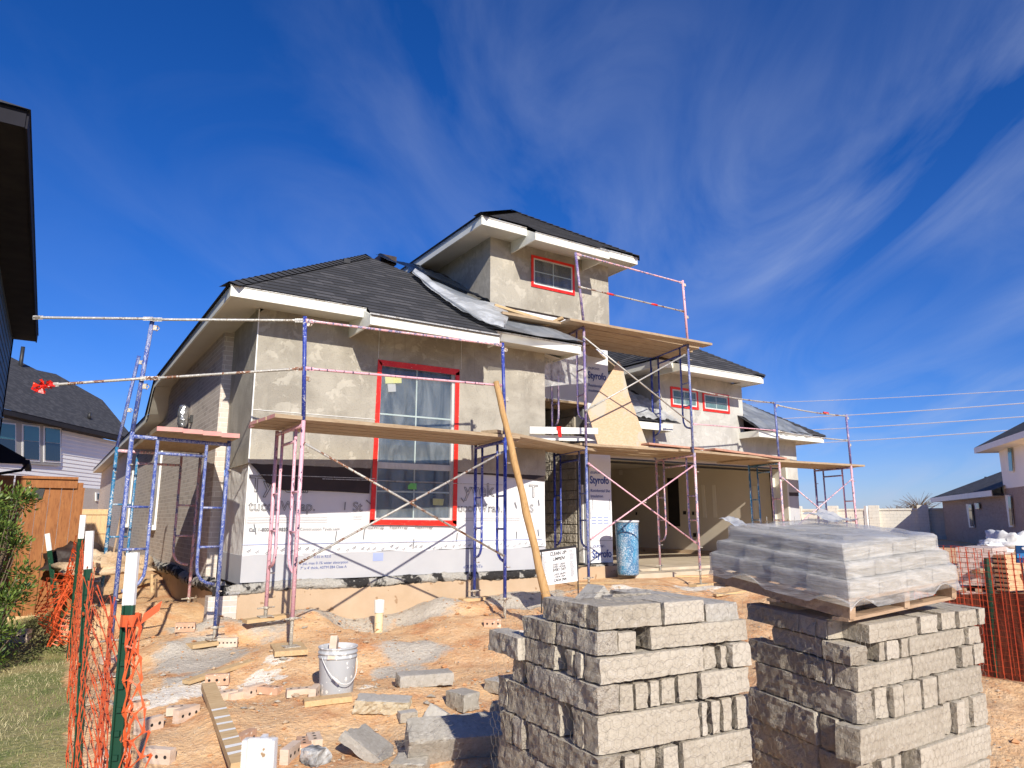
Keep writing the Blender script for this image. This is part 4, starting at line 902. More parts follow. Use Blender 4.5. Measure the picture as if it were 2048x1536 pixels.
# long striped board in the foreground
w0=G(415,1392,.03);w1=G(478,1560,.03); k_=max(max(H(*vl(w0,w1,f)[:2])-vl(w0,w1,f).z for f in(0,.15,.3,.45,.6,.75,.9,1)),0); w0.z+=k_+.02; w1.z+=k_+.02
sb=thing('lumber_board',w0,'long tan board with white mortar stripes lying in the foreground dirt','board'); m=MB(); m.bar(w0,w1,.105,.05); m.build('board','new_lumber',parent=sb)
d=(w1-w0)
for k,f in enumerate((.40,.50,.58,.66,.75,.83,.9)): 
    q=w0+d*f+Vector((0,0,.0262)); e=d.normalized(); x=e.cross(Vector((0,0,1))).normalized(); r=random.Random(k)
    m=MB(); m.face([q-x*.052-e*r.uniform(.012,.02),q+x*.052-e*r.uniform(.01,.025)+e*.02,q+x*.052+e*r.uniform(.01,.03)+e*.02,q-x*.052+e*r.uniform(.012,.022)]); m.build('mortar_stripe','white_trim',parent=sb)
# strand board leaning, white trim boards, log
q=[P(x,y,v=-.12+.35*(897-y)/175) for x,y in((1237,722),(1179,815),(1176,826),(1197,893),(1298,897),(1258,790),(1245,735))]
m=MB(); m.prism(q,(0,.012,0)); tag(m.build('strand_board','osb'),'pointed offcut of strand board leaning behind the grey cross brace','board')
b1=thing('trim_board',P(1090,862,v=-.2),'white trim board with a red tape strip lying on the planks','board','white trim boards on the planks'); m=MB(); m.prism([P(x,y,v=-.22) for x,y in((1060,853),(1196,856),(1196,868),(1060,867))],(0,.02,0)); m.build('board','white_trim',parent=b1)
m=MB(); m.prism([P(x,y,v=-.225) for x,y in((1113,853),(1122,853),(1123,874),(1117,874),(1115,861),(1113,860))],(0,-.004,0)); m.build('red_tape','red_tape',parent=b1)
m=MB(); m.prism([P(x,y,v=-.12) for x,y in((1060,868),(1160,872),(1190,881),(1150,882),(1060,879))],(0,.02,0)); tag(m.build('trim_board','white_trim'),'white trim board with a cut point under the taped one','board','white trim boards on the planks')
lg=MB(); a=P(992,764,v=-1.44);b=P(1091,1188,v=-2.25); e=b+(b-a)*.13
lg.tube([vl(a,e,k/14)+Vector((.006*sin(k*2.1),.0,0)) for k in range(15)],[.036+.012*k/14+.003*sin(k*1.7) for k in range(15)],14); tag(lg.build('wooden_pole','post_wood'),'peeled round timber pole leaning against the scaffold','pole')
# hanging film, roof sheets
def quadfilm(name,mat,c,nu,nv,amp,label,cat='plastic sheet',sc=3.,nrm=(0,-1,.3),group=None,edge=True):
    c=[Vector(p) for p in c]; n=Vector(nrm).normalized(); m=MB(); m.smooth=True
    def fn(a,b):
        p=vl(vl(c[0],c[1],a),vl(c[3],c[2],a),b); return p+n*(amp*(fb(p.x,p.y,p.z,sc,3)+.6*abs(nz(p.x,p.y,p.z,sc*2.2))))
    m.grid(fn,nu,nv); return tag(m.build(name,mat),label,cat,group)
quadfilm('plastic_sheet','hanging_film',[P(1086,705,v=.15),P(1168,690,v=.35),P(1176,766,v=.2),P(1086,775,v=.1)],24,20,.05,'crumpled clear plastic hanging in the porch under the eave')
n1=Vector((0,-S,1))
def onroof(x,y,l=.03): p=planehit(x,y,(0,-.50,EZ),n1); return p+Vector((0,-.3,1))*l
Lc=[(822,556),(860,590),(893,614),(925,636),(955,651),(985,664),(1004,671)]; 
def sheet1(m):
    m.smooth=True; ap=A_; er=Vector((u5+.04,-.50,zr(-.50)))
    def fn(a,b):
        t=a*(len(Lc)-1); i=min(int(t),len(Lc)-2); x=lerp(Lc[i][0],Lc[i+1][0],t-i); y=lerp(Lc[i][1],Lc[i+1][1],t-i)
        l=onroof(x,y); h=vl(ap,er,lerp(.25,1.0,a)); p=vl(l,h,b); q=.03+.03*abs(fb(p.x,p.y,p.z,1.3,2))+.05*exp(-(b/.16)**2)*(1-a*.6)
        return p+Vector((0,-.5,1)).normalized()*q
    m.grid(fn,44,20)
m=MB(); sheet1(m); tag(m.build('plastic_sheet','clear_film'),'clear plastic sheet over the right side of the front hip roof','plastic sheet')
def sheet1b(m):
    m.smooth=True
    def fn(a,b):
        t=a*(len(Lc)-1); i=min(int(t),len(Lc)-2); x=lerp(Lc[i][0],Lc[i+1][0],t-i); y=lerp(Lc[i][1],Lc[i+1][1],t-i)
        w=22*sin(pi*min(1,.12+a*.88))**.6+46*exp(-((a-.62)/.22)**2); p=onroof(x+w*b*.9,y-w*b*.35,.05); return p+Vector((0,-.5,1)).normalized()*(.03+.05*abs(fb(p.x,p.y,p.z,2.4,3))+.05*sin(pi*b))
    m.grid(fn,40,8)
m=MB(); sheet1b(m); tag(m.build('plastic_sheet','milky_film'),'milky bunched edge of plastic running down the front hip roof','plastic sheet')
def sheet2(m):
    m.smooth=True
    top=[P(772,521,v=2.6),P(790,525,v=3.0),P(832,533,v=3.3),P(880,550,u=3.9),P(920,572,u=3.9),P(950,593,u=3.9),P(985,612,v=1.1)]
    hp=[vl(A_,(u5+.04,-.50,zr(-.50)),f) for f in(.04,.12,.2,.3,.39,.47,.56)]
    def fn(a,b):
        t=a*6; i=min(int(t),5); p=vl(vl(hp[i],hp[i+1],t-i),vl(top[i],top[i+1],t-i),b); return p+Vector((-.2,-.4,1))*(.035+.09*abs(fb(p.x,p.y,p.z,2.4,3))*sin(pi*b)+.05*(1-b)**4)
    m.grid(fn,40,20)
m=MB(); sheet2(m); tag(m.build('tarpaulin','black_film'),'glossy black tarp tucked between the front hip roof and tower','tarpaulin')
m=MB(); c=P(772,521,v=2.45); m.box(c.x-.14,c.x+.16,c.y-.1,c.y+.25,c.z-.08,c.z+.07); tag(m.build('tar_roll','black_felt'),'small black folded roll on the roof peak','roll')
def sheet3(m):
    m.smooth=True; z=3.51
    pts=[P(1487,808,v=2.3),P(1500,815,v=2.1)]
    a0=Vector((10.34,2.6,z+.667*2.1+.08));a1=Vector((l1,.5,z+.1)); b0=Vector((10.45,2.6,z+.667*2.1+.09)); b1=Vector((11.9,.50,z+.04))
    def fn(a,b):
        p=vl(vl(a0,a1,b),vl(b0,b1,b),a)
        if p.y>.98: p.x=max(p.x,10.34)
        p.z=z+.667*(p.y-.5)+.05+.08*abs(fb(p.x,p.y,0,3.2,3)); return p+Vector((0,-.07*(b>.95),-.10*(b>.95)))
    m.grid(fn,20,26)
m=MB(); sheet3(m); tag(m.build('plastic_sheet','clear_film'),'clear plastic over the lower roof right of the small windows','plastic sheet')
def sheet4(m):
    m.smooth=True; z=3.46
    def fn(a,b): x=lerp(6.6,7.8,a); y=lerp(.47,1.9-.5*a,b); return Vector((x,y,z+.667*(y-.5)+.04+.13*abs(fb(x,y,0,3.6,3))))
    m.grid(fn,26,26)
m=MB(); sheet4(m); tag(m.build('plastic_sheet','milky_film'),'crumpled grey plastic on the little roof behind the strand board','plastic sheet')
# ---------------------------------------------------------------- sign, barrel, bucket, pipe
s0=P(1078,1104,v=-1.45); s1=P(1152,1094,v=-1.35); s2=P(1156,1162,v=-1.35); s3=P(1083,1172,v=-1.45)
sg=thing('jobsite_sign',(s3.x,s3.y,.45),'white clean up sign on black wire legs in front of porch','sign')
m=MB(); m.prism([s0,s1,s2,s3],(0,.006,0)); m.build('panel','sign_white',parent=sg)
m=MB(); m.bar(s0+Vector((0,0,.012)),s1+Vector((0,0,.012)),.02,.025); m.bar(s1,s2,.01,.012); m.bar(s0,s3,.01,.012); m.build('edge_frame','black_metal',parent=sg)
for c in(s3,s2):
    m=MB(); z=H(c.x,c.y)-.02; m.bar((c.x,c.y,z),(c.x,c.y,c.z+.42),.012,.012); m.build('leg','black_metal',parent=sg)
xd=(s1-s0).normalized(); yd=(s0-s3); Hh=yd.length; yd=yd.normalized(); Wd=(s1-s0).length
def sgt(s,fx,fy,size,shear=0,bold=0.): text(s,size,plane_M(s3+xd*Wd*fx+yd*Hh*fy-Vector((0,.004,0)),xd,yd),'print_black',sg,align='CENTER',shear=shear,bold=bold,ext=.0006)
for a in(('CLEAN UP!',.50,.84,.062,0,.0009),('LIMPIEN!',.50,.68,.058,.3,.0009),('EVERY CREW',.50,.53,.036),('EVERY HOUSE',.50,.455,.036),('EVERY DAY!',.50,.36,.046,0,.0007),('CADA GRUPO',.50,.24,.034),('CADA CASA',.50,.165,.034),('CADA DIA!',.50,.055,.046,0,.0007)): sgt(*a)
def tiny(m):
    r=random.Random(6)
    for fx in(.04,.79):
        fy=.93
        while fy>.06:
            if r.random()>.1:
                p=s3+xd*Wd*fx+yd*Hh*fy-Vector((0,.003,0)); m.bar(p,p+xd*r.uniform(.05,.105),.0015,.003,yd)
            fy-=.026
m=MB(); tiny(m); m.build('fine_print','print_grey',parent=sg)
bc=Vector((6.28,.33,.785))
bt=thing('barrel',bc,'blue paint splattered barrel standing at the garage corner','barrel')
m=MB(); m.lathe([(0,0),(.165,0),(.178,.02),(.180,.06),(.186,.45),(.193,.80),(.200,.86),(.207,.868),(.207,.885),(.198,.89),(.19,.87),(.182,.5),(.17,.06),(0,.05)],bc,36); m.build('body','barrel_blue',parent=bt)
m=MB(); m.lathe([(.205,.86),(.211,.865),(.211,.888),(.203,.892)],bc,36); m.build('rim','bucket_grey',parent=bt)
bk=Vector((.19,-2.80,H(.19,-2.8)-.012)); bu=thing('bucket',bk,'grey mortar stained bucket full of broken brick in the dirt','bucket')
m=MB(); m.lathe([(0,0),(.128,0),(.133,.012),(.150,.295),(.1505,.30),(.158,.303),(.158,.315),(.151,.318),(.152,.335),(.160,.338),(.160,.35),(.152,.353),(.153,.375),(.160,.378),(.160,.388),(.150,.390),(.146,.37),(.128,.02),(0,.02)],bk,40); m.build('body','bucket_grey',parent=bu)
m=MB(); pts=[bk+Vector((.158*cos(a),.158*sin(a),.325)) +Vector((-.02,-.055,-.20))*sin((a-radians(-165))/(radians(5)-radians(-165))*pi) for a in [lerp(radians(-165),radians(5),k/16) for k in range(17)]]; m.tube(pts,.0032,6); m.build('handle','white_trim',parent=bu)
m=MB(); m.tube([pts[4],pts[5],pts[6]],.010,8); m.build('grip','white_trim',parent=bu)
pp=P(757,1258,z=.41); pi_=thing('drain_pipe',pp,'upright tan drain pipe with white cap beside the footing','pipe')
m=MB(); m.lathe([(.05,-.06),(.05,.24),(.046,.24)],(pp.x,pp.y,.40),24); m.build('pipe','pvc_tan',parent=pi_)
m=MB(); m.lathe([(.058,.20),(.059,.335),(.055,.345),(.040,.345),(.038,.30),(0,.30)],(pp.x,pp.y,.40),24); m.build('cap','pvc_white',parent=pi_)
# ---------------------------------------------------------------- bricks on the ground
def brick(x,y,yaw,label,side=True,mat='new_brick',holes=3,tilt=0.,pos=None,sc=1.,dz=0.,pitch=0.):
    g=G(x,y) if pos is None else Vector(pos); L,W,Hh=.194*sc,.092*sc,.058*sc
    m=MB(); rough_block(m,(-L/2,L/2),(-Hh/2,Hh/2),(0,W),(),random.Random(int(x)),.002,5,.002); m.m=2
    n=holes
    for k in range(n):
        cx=(k-(n-1)/2)*L/(n+.15); r=.0115*sc if n==3 else .0085*sc
        for sgn in(-1,1): m.face([(cx+r*cos(a),sgn*(Hh/2+.0012),W/2+r*sin(a)) for a in [2*pi*j/12*sgn*-1 for j in range(12)]])
    o=m.build('brick',[mat,mat,'dark_void'],org=(0,0,0)); o.location=g+Vector((0,0,dz-.008)); tag(o,label,'brick','loose cored bricks on the dirt')
    R=Matrix.Rotation(radians(yaw),4,'Z')@Matrix.Rotation(radians(tilt),4,'X')@Matrix.Rotation(radians(pitch),4,'Y')
    if not side: R=R@Matrix.Translation((0,0,Hh/2))@Matrix.Rotation(radians(90),4,'X')@Matrix.Translation((0,0,-W/2))
    o.matrix_world=Matrix.Translation(o.location)@R; return o
for a in ((455,1294,-24,'five-hole brick standing beside the corner scaffold jack',True,'new_brick_pale',5),(370,1266,-20,'small brick on the shaded slope left of the corner jack',True,'new_brick',5),
 (434,1371,-20,'half buried brick with dark holes by the long board',True,'new_brick',3),(448,1397,20,'leftmost brick of the short row beyond the striped board',False,'new_brick_pale',3),(475,1396,22,'second brick of the short row beyond the striped board',False,'new_brick_pale',3),
 (508,1392,30,'white topped brick with three holes in the short row',True,'new_brick_pale',3),(540,1388,-48,'brown brick lying at the right end of the short row',False,'new_brick',3),(597,1390,-10,'mortar caked brick just left of the bucket',False,'new_brick_pale',3),(629,1395,60,'brick leaning on the foot of the bucket',True,'new_brick_pale',3),
 (372,1440,35,'ribbed brick left of the striped board',True,'new_brick_pale',3),(362,1428,-20,'white brick behind the ribbed one',False,'new_brick_pale',3),(297,1462,30,'brick with round holes seen through the orange netting',True,'new_brick_pale',3),(268,1420,10,'half brick behind the orange netting',False,'new_brick',3),
 (318,1525,-45,'large looking brick at bottom left beside the netting edge',True,'new_brick_pale',3),(225,1530,25,'brick at the bottom edge behind the netting',True,'new_brick_pale',3),(488,1498,45,'broken brick right of the striped board',True,'new_brick',3),
 (580,1520,50,'pale brick with holes at bottom centre',True,'new_brick_pale',3),(607,1500,75,'dark brown brick standing among the bottom centre bricks',False,'new_brick',3),(628,1488,78,'ribbed pale brick right of the bottom centre group',False,'new_brick_pale',3),
 (985,1254,-30,'small orange brick near the left stack of stone',True,'new_brick',3),(222,1325,15,'chip of white brick by the lawn edge',False,'new_brick_pale',3)):
    brick(*a)
brick(0,0,60,'white broken brick sticking up out of the bucket',True,'new_brick_pale',3,pos=(.15,-2.82,bk.z+.36),pitch=-62); brick(0,0,-20,'brown brick piece inside the bucket',True,'new_brick',3,pos=(.22,-2.78,bk.z+.30),pitch=25,sc=.7)
brick(30,1285,-30,'broken pale brick on the lawn at the left edge',True,'new_brick_pale',5,sc=1.5)
# ---------------------------------------------------------------- limestone
def block(name,loc,dims,yaw,label,mat=('stone_sawn','stone_split'),rough='-x+x',tilt=(0,0),amp=.014,chip=.008,group=None,seed=0,cat='stone'):
    L,W,Hh=dims; m=MB(); rough_block(m,(-L/2,L/2),(-W/2,W/2),(0,Hh),[rough[i:i+2] for i in range(0,len(rough),2)],random.Random(seed),amp,6,chip)
    o=m.build(name,list(mat),org=(0,0,0)); o.matrix_world=Matrix.Translation(loc)@Matrix.Rotation(radians(yaw),4,'Z')@Matrix.Rotation(radians(tilt[0]),4,'X')@Matrix.Rotation(radians(tilt[1]),4,'Y')
    return tag(o,label,cat,group)
ORD=['first','second','third','fourth','fifth','sixth','seventh','eighth','ninth','tenth']
class Stack:
    def __init__(s,c,aR,aL,side,tl=0.,base=.1):
        s.c=Vector((*c,0)); s.R=Vector((cos(radians(aR)),sin(radians(aR)),0)); s.L=Vector((cos(radians(aL)),sin(radians(aL)),0)); s.side=side; s.tl=tl; s.n=0; s.aR=aR;s.aL=aL
    def W(s,a,b,z): return s.c+s.R*a+s.L*b+Vector((0,0,z+s.tl*b))
    def s_at(s,face,px,z):
        d=s.R if face=='R' else s.L; lo,hi=-.2,2.2
        def X(t):
            p=s.c+d*t; dx,dy,dz=p.x-CX,p.y-CY,z-EY; r=dx*RT[0]+dy*RT[1]; fw=dx*FW[0]+dy*FW[1]; return 1024+FPX*r/(fw*cos(TH)+dz*sin(TH))
        up=X(1)>X(0)
        for _ in range(40):
            mid=(lo+hi)/2
            if (X(mid)<px)==up: lo=mid
            else: hi=mid
        return lo
    def put(s,face,a0,a1,z0,z1,depth,course,idx,out=0.,rough=None,mat=None):
        r=random.Random(s.n*7+int(s.c.x*100)); s.n+=1; g=.004
        L=a1-a0-g; j=r.uniform(-.010,.012)+out; mid=(a0+a1)/2
        if face=='R': p=s.W(mid,depth/2-j,z0); yaw=s.aR; dims=(L,depth,z1-z0-.003); ro=rough or '-x+x'
        else: p=s.W(depth/2-j,mid,z0); yaw=s.aL-90; dims=(depth,L,z1-z0-.003); ro=rough or '-x'
        if mat is None: mat=('stone_sawn','stone_split')
        nm={'R':'sunlit','L':'shaded'}[face]
        block('limestone_block',p,dims,yaw+r.uniform(-1.6,1.6),f'limestone block, {s.side} stack, {nm} face, {ORD[course]} course down, {ORD[min(idx,9)]} from near corner',mat,ro,(degrees_(s.tl) if face=='L' or True else 0,0),amp=.016 if face=='L' else .010,chip=.006,group=f'stones of the {s.side} stack',seed=s.n+int(s.c.x*50))
def degrees_(t): return math.degrees(atan(t))
S1=Stack((.042,-6.304),-5,85,'left'); S2=Stack((1.500,-6.543),0,80,'right',.05)
R1_=[ # course: z0,z1, left-owned corner thickness, right stones, left stones
 (1.235,1.335,1,[(.02,.36,.30),(.37,.61,.30)],[(.10,.46)]),
 (1.133,1.230,1,[(.115,.21),(.30,.88)],[(0,.33),(.335,.63)]),
 (1.020,1.128,0,[(0,.60),(.61,.68),(.70,.75),(.76,.88)],[(.115,.17),(.19,.25),(.33,.60),(.605,.94)]),
 (.900,1.015,1,[(.115,.19),(.20,.275),(.285,.34),(.35,.43),(.44,.56),(.57,.87)],[(0,.52),(.53,.60),(.66,.76)]),
 (.745,.895,0,[(0,.55),(.565,.61),(.625,.68),(.695,.765),(.785,.86)],[(.115,.20),(.30,.80),(.81,.93)]),
 (.600,.740,1,[(.12,.20),(.225,.31),(.335,.42),(.44,.87)],[(0,.60),(.64,.73),(.75,.86)]),
 (.450,.595,0,[(0,.42),(.43,.86)],[(.12,.5),(.52,.92)]),(.300,.445,1,[(.12,.5),(.52,.87)],[(0,.45),(.47,.92)]),(.150,.295,0,[(0,.42),(.43,.86)],[(.12,.5),(.52,.92)])]
for ci,(z0,z1,own,rs,ls) in enumerate(R1_):
    th=.112; k=0
    for q in rs:
        dp=q[2] if len(q)>2 else (th if own==0 or q[1]-q[0]>.2 else .2)
        tall=(q[1]-q[0])<.1
        S1.put('R',q[0],q[1],z0,z1-(.008 if tall else 0),dp if not tall else .2,ci,k,out=(-.015 if tall and k%2 else 0)); k+=1
    for k,q in enumerate(ls): S1.put('L',q[0],q[1],z0,z1,.115,ci,k,out=.05 if (ci==2 and k==3) else 0,rough='-x-y' if own else '-x')
for k in range(5): block('limestone_block',S1.W(.52,.50,.2+.2*k),(.5,.5,.19),-5+k*3,'limestone block, left stack, hidden in the dark core behind the faces',('stone_split','stone_split'),'-x+x-y+y',group='stones of the left stack',seed=k)
block('limestone_block',S1.W(.75,.42,1.222),(.20,.78,.085),-5,'long dark-sided stone lying on top right of the left stack',('stone_grey','stone_split'),'-x+x',group='stones of the left stack',seed=77)
block('limestone_block',S1.W(.36,.48,1.232),(.34,.22,.06),20,'flat pale stone lying on top of the left stack',('stone_grey','stone_split'),'-y',(4,3),group='stones of the left stack',seed=78)
block('limestone_block',S1.W(.58,.55,1.24),(.24,.16,.07),-12,'small flat stone on top behind the middle of the left stack',('stone_grey','stone_split'),'-y',(-8,0),group='stones of the left stack',seed=79)
m=MB(); c=S1.W(.47,.62,1.25); m.prism([c+Vector((-.11,0,0)),c+Vector((.10,0,.01)),c+Vector((.02,0,.10))],(0,.14,0)); tag(m.build('limestone_block','stone_grey'),'wedge shaped stone poking up on the left stack','stone','stones of the left stack')
R2_=[(1.075,1.171,0,[(1722,1824),(1832,1866),(1878,1905),(1907,1943),(1945,1958)],[(1497,1598),(1599,1630),(1632,1655),(1656,1690)]),
 (.973,1.070,1,[(1755,1768),(1772,1795),(1797,1812),(1814,1930),(1932,1956)],[(1650,1712),(1545,1644)]),
 (.852,.968,0,[(1712,1822),(1823,1914),(1922,1945),(1947,1966)],[(1652,1688),(1500,1650)]),
 (.695,.848,1,[(1740,1746),(1750,1776),(1779,1800),(1803,1836),(1843,1871),(1875,1963)],[(1514,1712)]),
 (.522,.690,0,[(1714,1886),(1888,1904),(1906,1923),(1925,1942),(1944,1974)],[(1642,1676),(1500,1636)]),
 (.352,.518,1,[(1760,1780),(1785,1800),(1835,1977)],[(1640,1716),(1507,1636)]),(.20,.348,0,[(1716,1850),(1852,1976)],[(1600,1690),(1500,1598)]),(.08,.196,1,[(1780,1976)],[(1560,1700)])]
for ci,(z0,z1,own,rs,ls) in enumerate(R2_):
    zm=(z0+z1)/2
    for k,(x0,x1) in enumerate(rs):
        a0,a1=S2.s_at('R',x0,zm),S2.s_at('R',x1,zm); tall=(a1-a0)<.13
        if ci==0: a0=max(a0,.0)
        if own==1 and a0<.12: a0=.12
        if a1-a0<.03: continue
        S2.put('R',a0,a1,z0,z1,.45 if ci==0 else (.22 if tall else .13),ci,k,out=-.012 if tall and k%2 else 0)
    for k,(x0,x1) in enumerate(ls):
        a1,a0=S2.s_at('L',x0,zm),S2.s_at('L',x1,zm)
        if own==0: a0=max(a0,.14)
        else: a0=max(a0,0) if k==0 else a0
        S2.put('L',a0,a1,z0,z1,.12,ci,k,rough='-x-y' if own else '-x')
for k in range(5): block('limestone_block',S2.W(.7,.52,.15+.18*k),(.95,.5,.17),k*2,'limestone block, right stack, hidden in the dark core behind the faces',('stone_split','stone_split'),'-x+x-y+y',group='stones of the right stack',seed=k)
block('limestone_block',S2.W(.62,.60,1.075),(.5,.5,.08),0,'limestone block, right stack, flat under the wrapped pallet',('stone_sawn','stone_split'),'-y',group='stones of the right stack',seed=9)
# wooden pallets under the stacks
def pallet(o,R,L,w,d,z,tl,label,tr=0.):
    t=thing('wooden_pallet',(o+R*w/2+L*d/2+Vector((0,0,z))),label,'pallet','wooden pallets')
    def q(a,b,zz): return o+R*a+L*b+Vector((0,0,z+zz+tl*b+tr*a))
    for k in range(6):
        m=MB(); b=.05+(d-.1)*k/5; m.bar(q(0,b,.105),q(w,b,.105),.09,.018); m.build('deck_board','pallet_wood',parent=t)
    for k in range(3):
        m=MB(); a=.03+(w-.06)*k/2; m.bar(q(a,0,.055),q(a,d,.055),.04,.075); m.build('stringer','pallet_wood',parent=t)
    for k in range(3):
        m=MB(); b=.06+(d-.12)*k/2; m.bar(q(0,b,.009),q(w,b,.009),.09,.016); m.build('bottom_board','pallet_wood',parent=t)
pallet(S1.c,S1.R,S1.L,.88,.94,.03,0,'old pallet under the left stone stack'); 
PC=Vector((1.464,-6.567,0)); PR=Vector((1,0,0)); PL=Vector((cos(radians(80)),sin(radians(80)),0)); TLp,TRp=.10,.043
pallet(PC,PR,PL,1.10,1.04,1.185,TLp,'pallet carrying the plastic wrapped paving on the right stack',TRp)
def PQ(a,b,z): return PC+PR*a+PL*b+Vector((0,0,1.185+z+TLp*b+TRp*a))
tiers=[(.0,.0,.115,.205),(.02,.03,.208,.288),(.05,.08,.291,.362)]
for ti,(ia,ib,z0,z1) in enumerate(tiers):
    na,nb=4,4
    for i in range(na):
        for j in range(nb):
            if 0<i<na-1 and 0<j<nb-1: continue
            a0=ia+(1.10-ia*3)*i/na; a1=ia+(1.10-ia*3)*(i+1)/na; b0=ib*.6+(1.04-ib*2.4)*j/nb; b1=ib*.6+(1.04-ib*2.4)*(j+1)/nb
            p=PQ((a0+a1)/2,(b0+b1)/2,z0)
            block('paving_stone',p,((a1-a0)-.01,(b1-b0)-.012,z1-z0-.004),0+(-10 if False else 0),f'grey paving stone under shrink wrap, {("bottom","middle","top")[ti]} layer, row {ORD[j]} back, {ORD[i]} from the left',('stone_grey','stone_grey'),'',(degrees_(TLp),-degrees_(TRp)),.003,.004,group='paving stones inside the shrink wrap',seed=i*7+j+ti*31,cat='paving stone')
block('paving_stone',PQ(.55,.52,.12),(.5,.5,.25),0,'grey paving stones filling the middle of the wrapped pallet',('stone_grey','stone_grey'),'',(degrees_(TLp),0),.003,.004,group='paving stones inside the shrink wrap',seed=1,cat='paving stone')
def wrapshell(m):
    m.smooth=True
    def ring(t,b):
        z=lerp(.065,.378,min(b,1.))
        k2=sm(.195,.222,z); k3=sm(.275,.305,z); ia=.02*k2+.03*k3; ib=.03*k2+.05*k3
        x0,x1=ia-.016,1.10-2*ia+.016; y0,y1=.6*ib-.016,.6*ib+1.04-2.4*ib+.016
        if z<.11: g_=sm(.11,.05,z)*.012; x0-=g_;x1+=g_;y0-=g_;y1+=g_
        t4=(t%1)*4; k=int(t4)%4; f=t4-int(t4); c=[(0,0),(1,0),(1,1),(0,1)]; p=c[k];q=c[(k+1)%4]; fx=lerp(p[0],q[0],f); fy=lerp(p[1],q[1],f)
        nx_,ny_=((0,-1),(1,0),(0,1),(-1,0))[k]
        x=lerp(x0,x1,fx); y=lerp(y0,y1,fy); w=.006*abs(fb(x*1.5,y*1.5,z*11+x*2,2.,3))*sin(pi*f)**.4+.006*abs(nz(x*2,y*2,z*26-x*5))*sin(pi*f)
        x+=nx_*w; y+=ny_*w
        if b>1:
            g=(b-1)/.5; x=lerp(x,.53,g);y=lerp(y,.5,g); z=.378+.010*abs(nz(x,y,0,5))+.015*max(0,fb(x,y,3,3,2))
        if b<.04: z+=.05*max(0,sin(t*40+2*nz(t*9,1)))
        return PQ(x,y,z)
    m.grid(lambda a,b:ring(a,b*1.5),150,46)
m=MB(); wrapshell(m); tag(m.build('shrink_wrap','shrink_wrap'),'creased clear shrink wrap round the paving pallet','plastic wrap')
quadfilm('plastic_sheet','milky_film',[PQ(.05,.85,.38),PQ(.22,.9,.38),PQ(.22,1.0,.415),PQ(.05,1.0,.42)],14,10,.03,'loose peak of plastic film on top of the wrapped pallet',nrm=(0,0,1),sc=7)
quadfilm('plastic_sheet','milky_film',[PQ(.85,.6,.40),PQ(1.05,.6,.40),PQ(1.05,.9,.43),PQ(.8,.9,.42)],14,10,.035,'bunched plastic at the back right of the wrapped pallet',nrm=(0,0,1),sc=8)
# loose stones left of the left stack
def lo(x,y,dims,yaw,label,mat=('stone_grey','stone_split'),rough='-y',tilt=(0,0),seed=0,dz=-.01,amp=.016): return block('limestone_block',G(x,y)+Vector((0,0,dz)),dims,yaw,label,mat,rough,tilt,amp,.012,'loose stones on the dirt',seed)
lo(848,1368,(.46,.20,.10),-14,'flat grey stone block lying alone right of the bucket',rough='-x+x',seed=1)
lo(765,1424,(.42,.17,.10),-28,'rounded tan sided stone below the lone flat block',('stone_grey','stone_tan'),'-y+x-x',(6,4),2,amp=.03)
lo(925,1418,(.17,.22,.13),10,'squarish grey stone just left of the left stack',rough='-x',seed=3); lo(1000,1382,(.2,.2,.10),20,'grey stone half hidden behind the left stack',rough='-x',seed=4)
lo(868,1445,(.16,.16,.11),40,'small pointed grey stone above the dark slab',rough='-y',tilt=(25,20),seed=5); lo(815,1440,(.14,.10,.07),-10,'small chip of grey stone beside the tan one',seed=6)
lo(905,1510,(.62,.20,.20),-18,'large dark faced slab with wire mesh draped over it',('stone_grey','stone_grey'),'+x',(30,0),7,.02)
lo(735,1510,(.33,.33,.07),38,'square grey slab tilted towards the viewer at bottom centre',('stone_grey','stone_grey'),'',(28,8),8,.02,.01); lo(822,1548,(.22,.16,.10),-40,'pale cut stone at the bottom edge under wire mesh',seed=9,tilt=(10,0)); lo(910,1452,(.5,.12,.07),-14,'long pale flat stone behind the dark slab',rough='-y',seed=12)
lo(1000,1475,(.10,.13,.24),0,'upright flaked stone leaning on the left stack',('stone_split','stone_split'),'-x-y+y',(0,6),10,amp=.02); lo(1040,1480,(.09,.13,.24),-8,'second upright flaked stone beside the left stack',('stone_split','stone_split'),'-x-y+y',(0,-3),11,amp=.02)
lo(627,1533,(.11,.13,.10),30,'dark stone streaked with white mortar at bottom edge',('black_streak','black_streak'),'-x+x-y+y',(0,0),13,.0,.03)

# chicken wire
def hexwire(m,fn,lu,lv,cell=.052,r=.0006,skip=0.):
    rnd=random.Random(int(lu*100)); c=cell; hh=c*.5; nu=int(lu/(c))+1; nv=int(lv/(c*.78))+1
    def nd(i,j): 
        # brick-like hexagon net: node columns jittered
        u=(i*.5)*c+ (0 if True else 0); v=j*c*.78+(c*.26 if (i+j)%2 else 0); 
        return u+.010*nz(i*.9,j*1.7,1)+.02*nz(u*4,v*3,8),v+.010*nz(i*1.3,j*.7,5)+.022*nz(u*3,v*4,3)
    def seg(a,b):
        if min(a[0],b[0])<0 or max(a[0],b[0])>lu or max(a[1],b[1])>lv or rnd.random()<skip: return
        m.tube([fn(*a),fn(*b)],r,3,False)
    for j in range(nv+1):
        for i in range(2*nu):
            seg(nd(i,j),nd(i+1,j))
            if (i+j)%2: seg(nd(i,j),nd(i,j+1))
def wire1(m):
    hexwire(m,lambda a,b:S1.W(a-.01,-.022-.006*sin(a*13+b*9),.35+b),.90,.99); hexwire(m,lambda a,b:S1.W(-.030-.008*sin(a*11+b*7),a,.35+b),.95,.95)
    hexwire(m,lambda a,b:S1.W(a,b,1.345+.01*sin(a*20)*sin(b*17)),.88,.5)
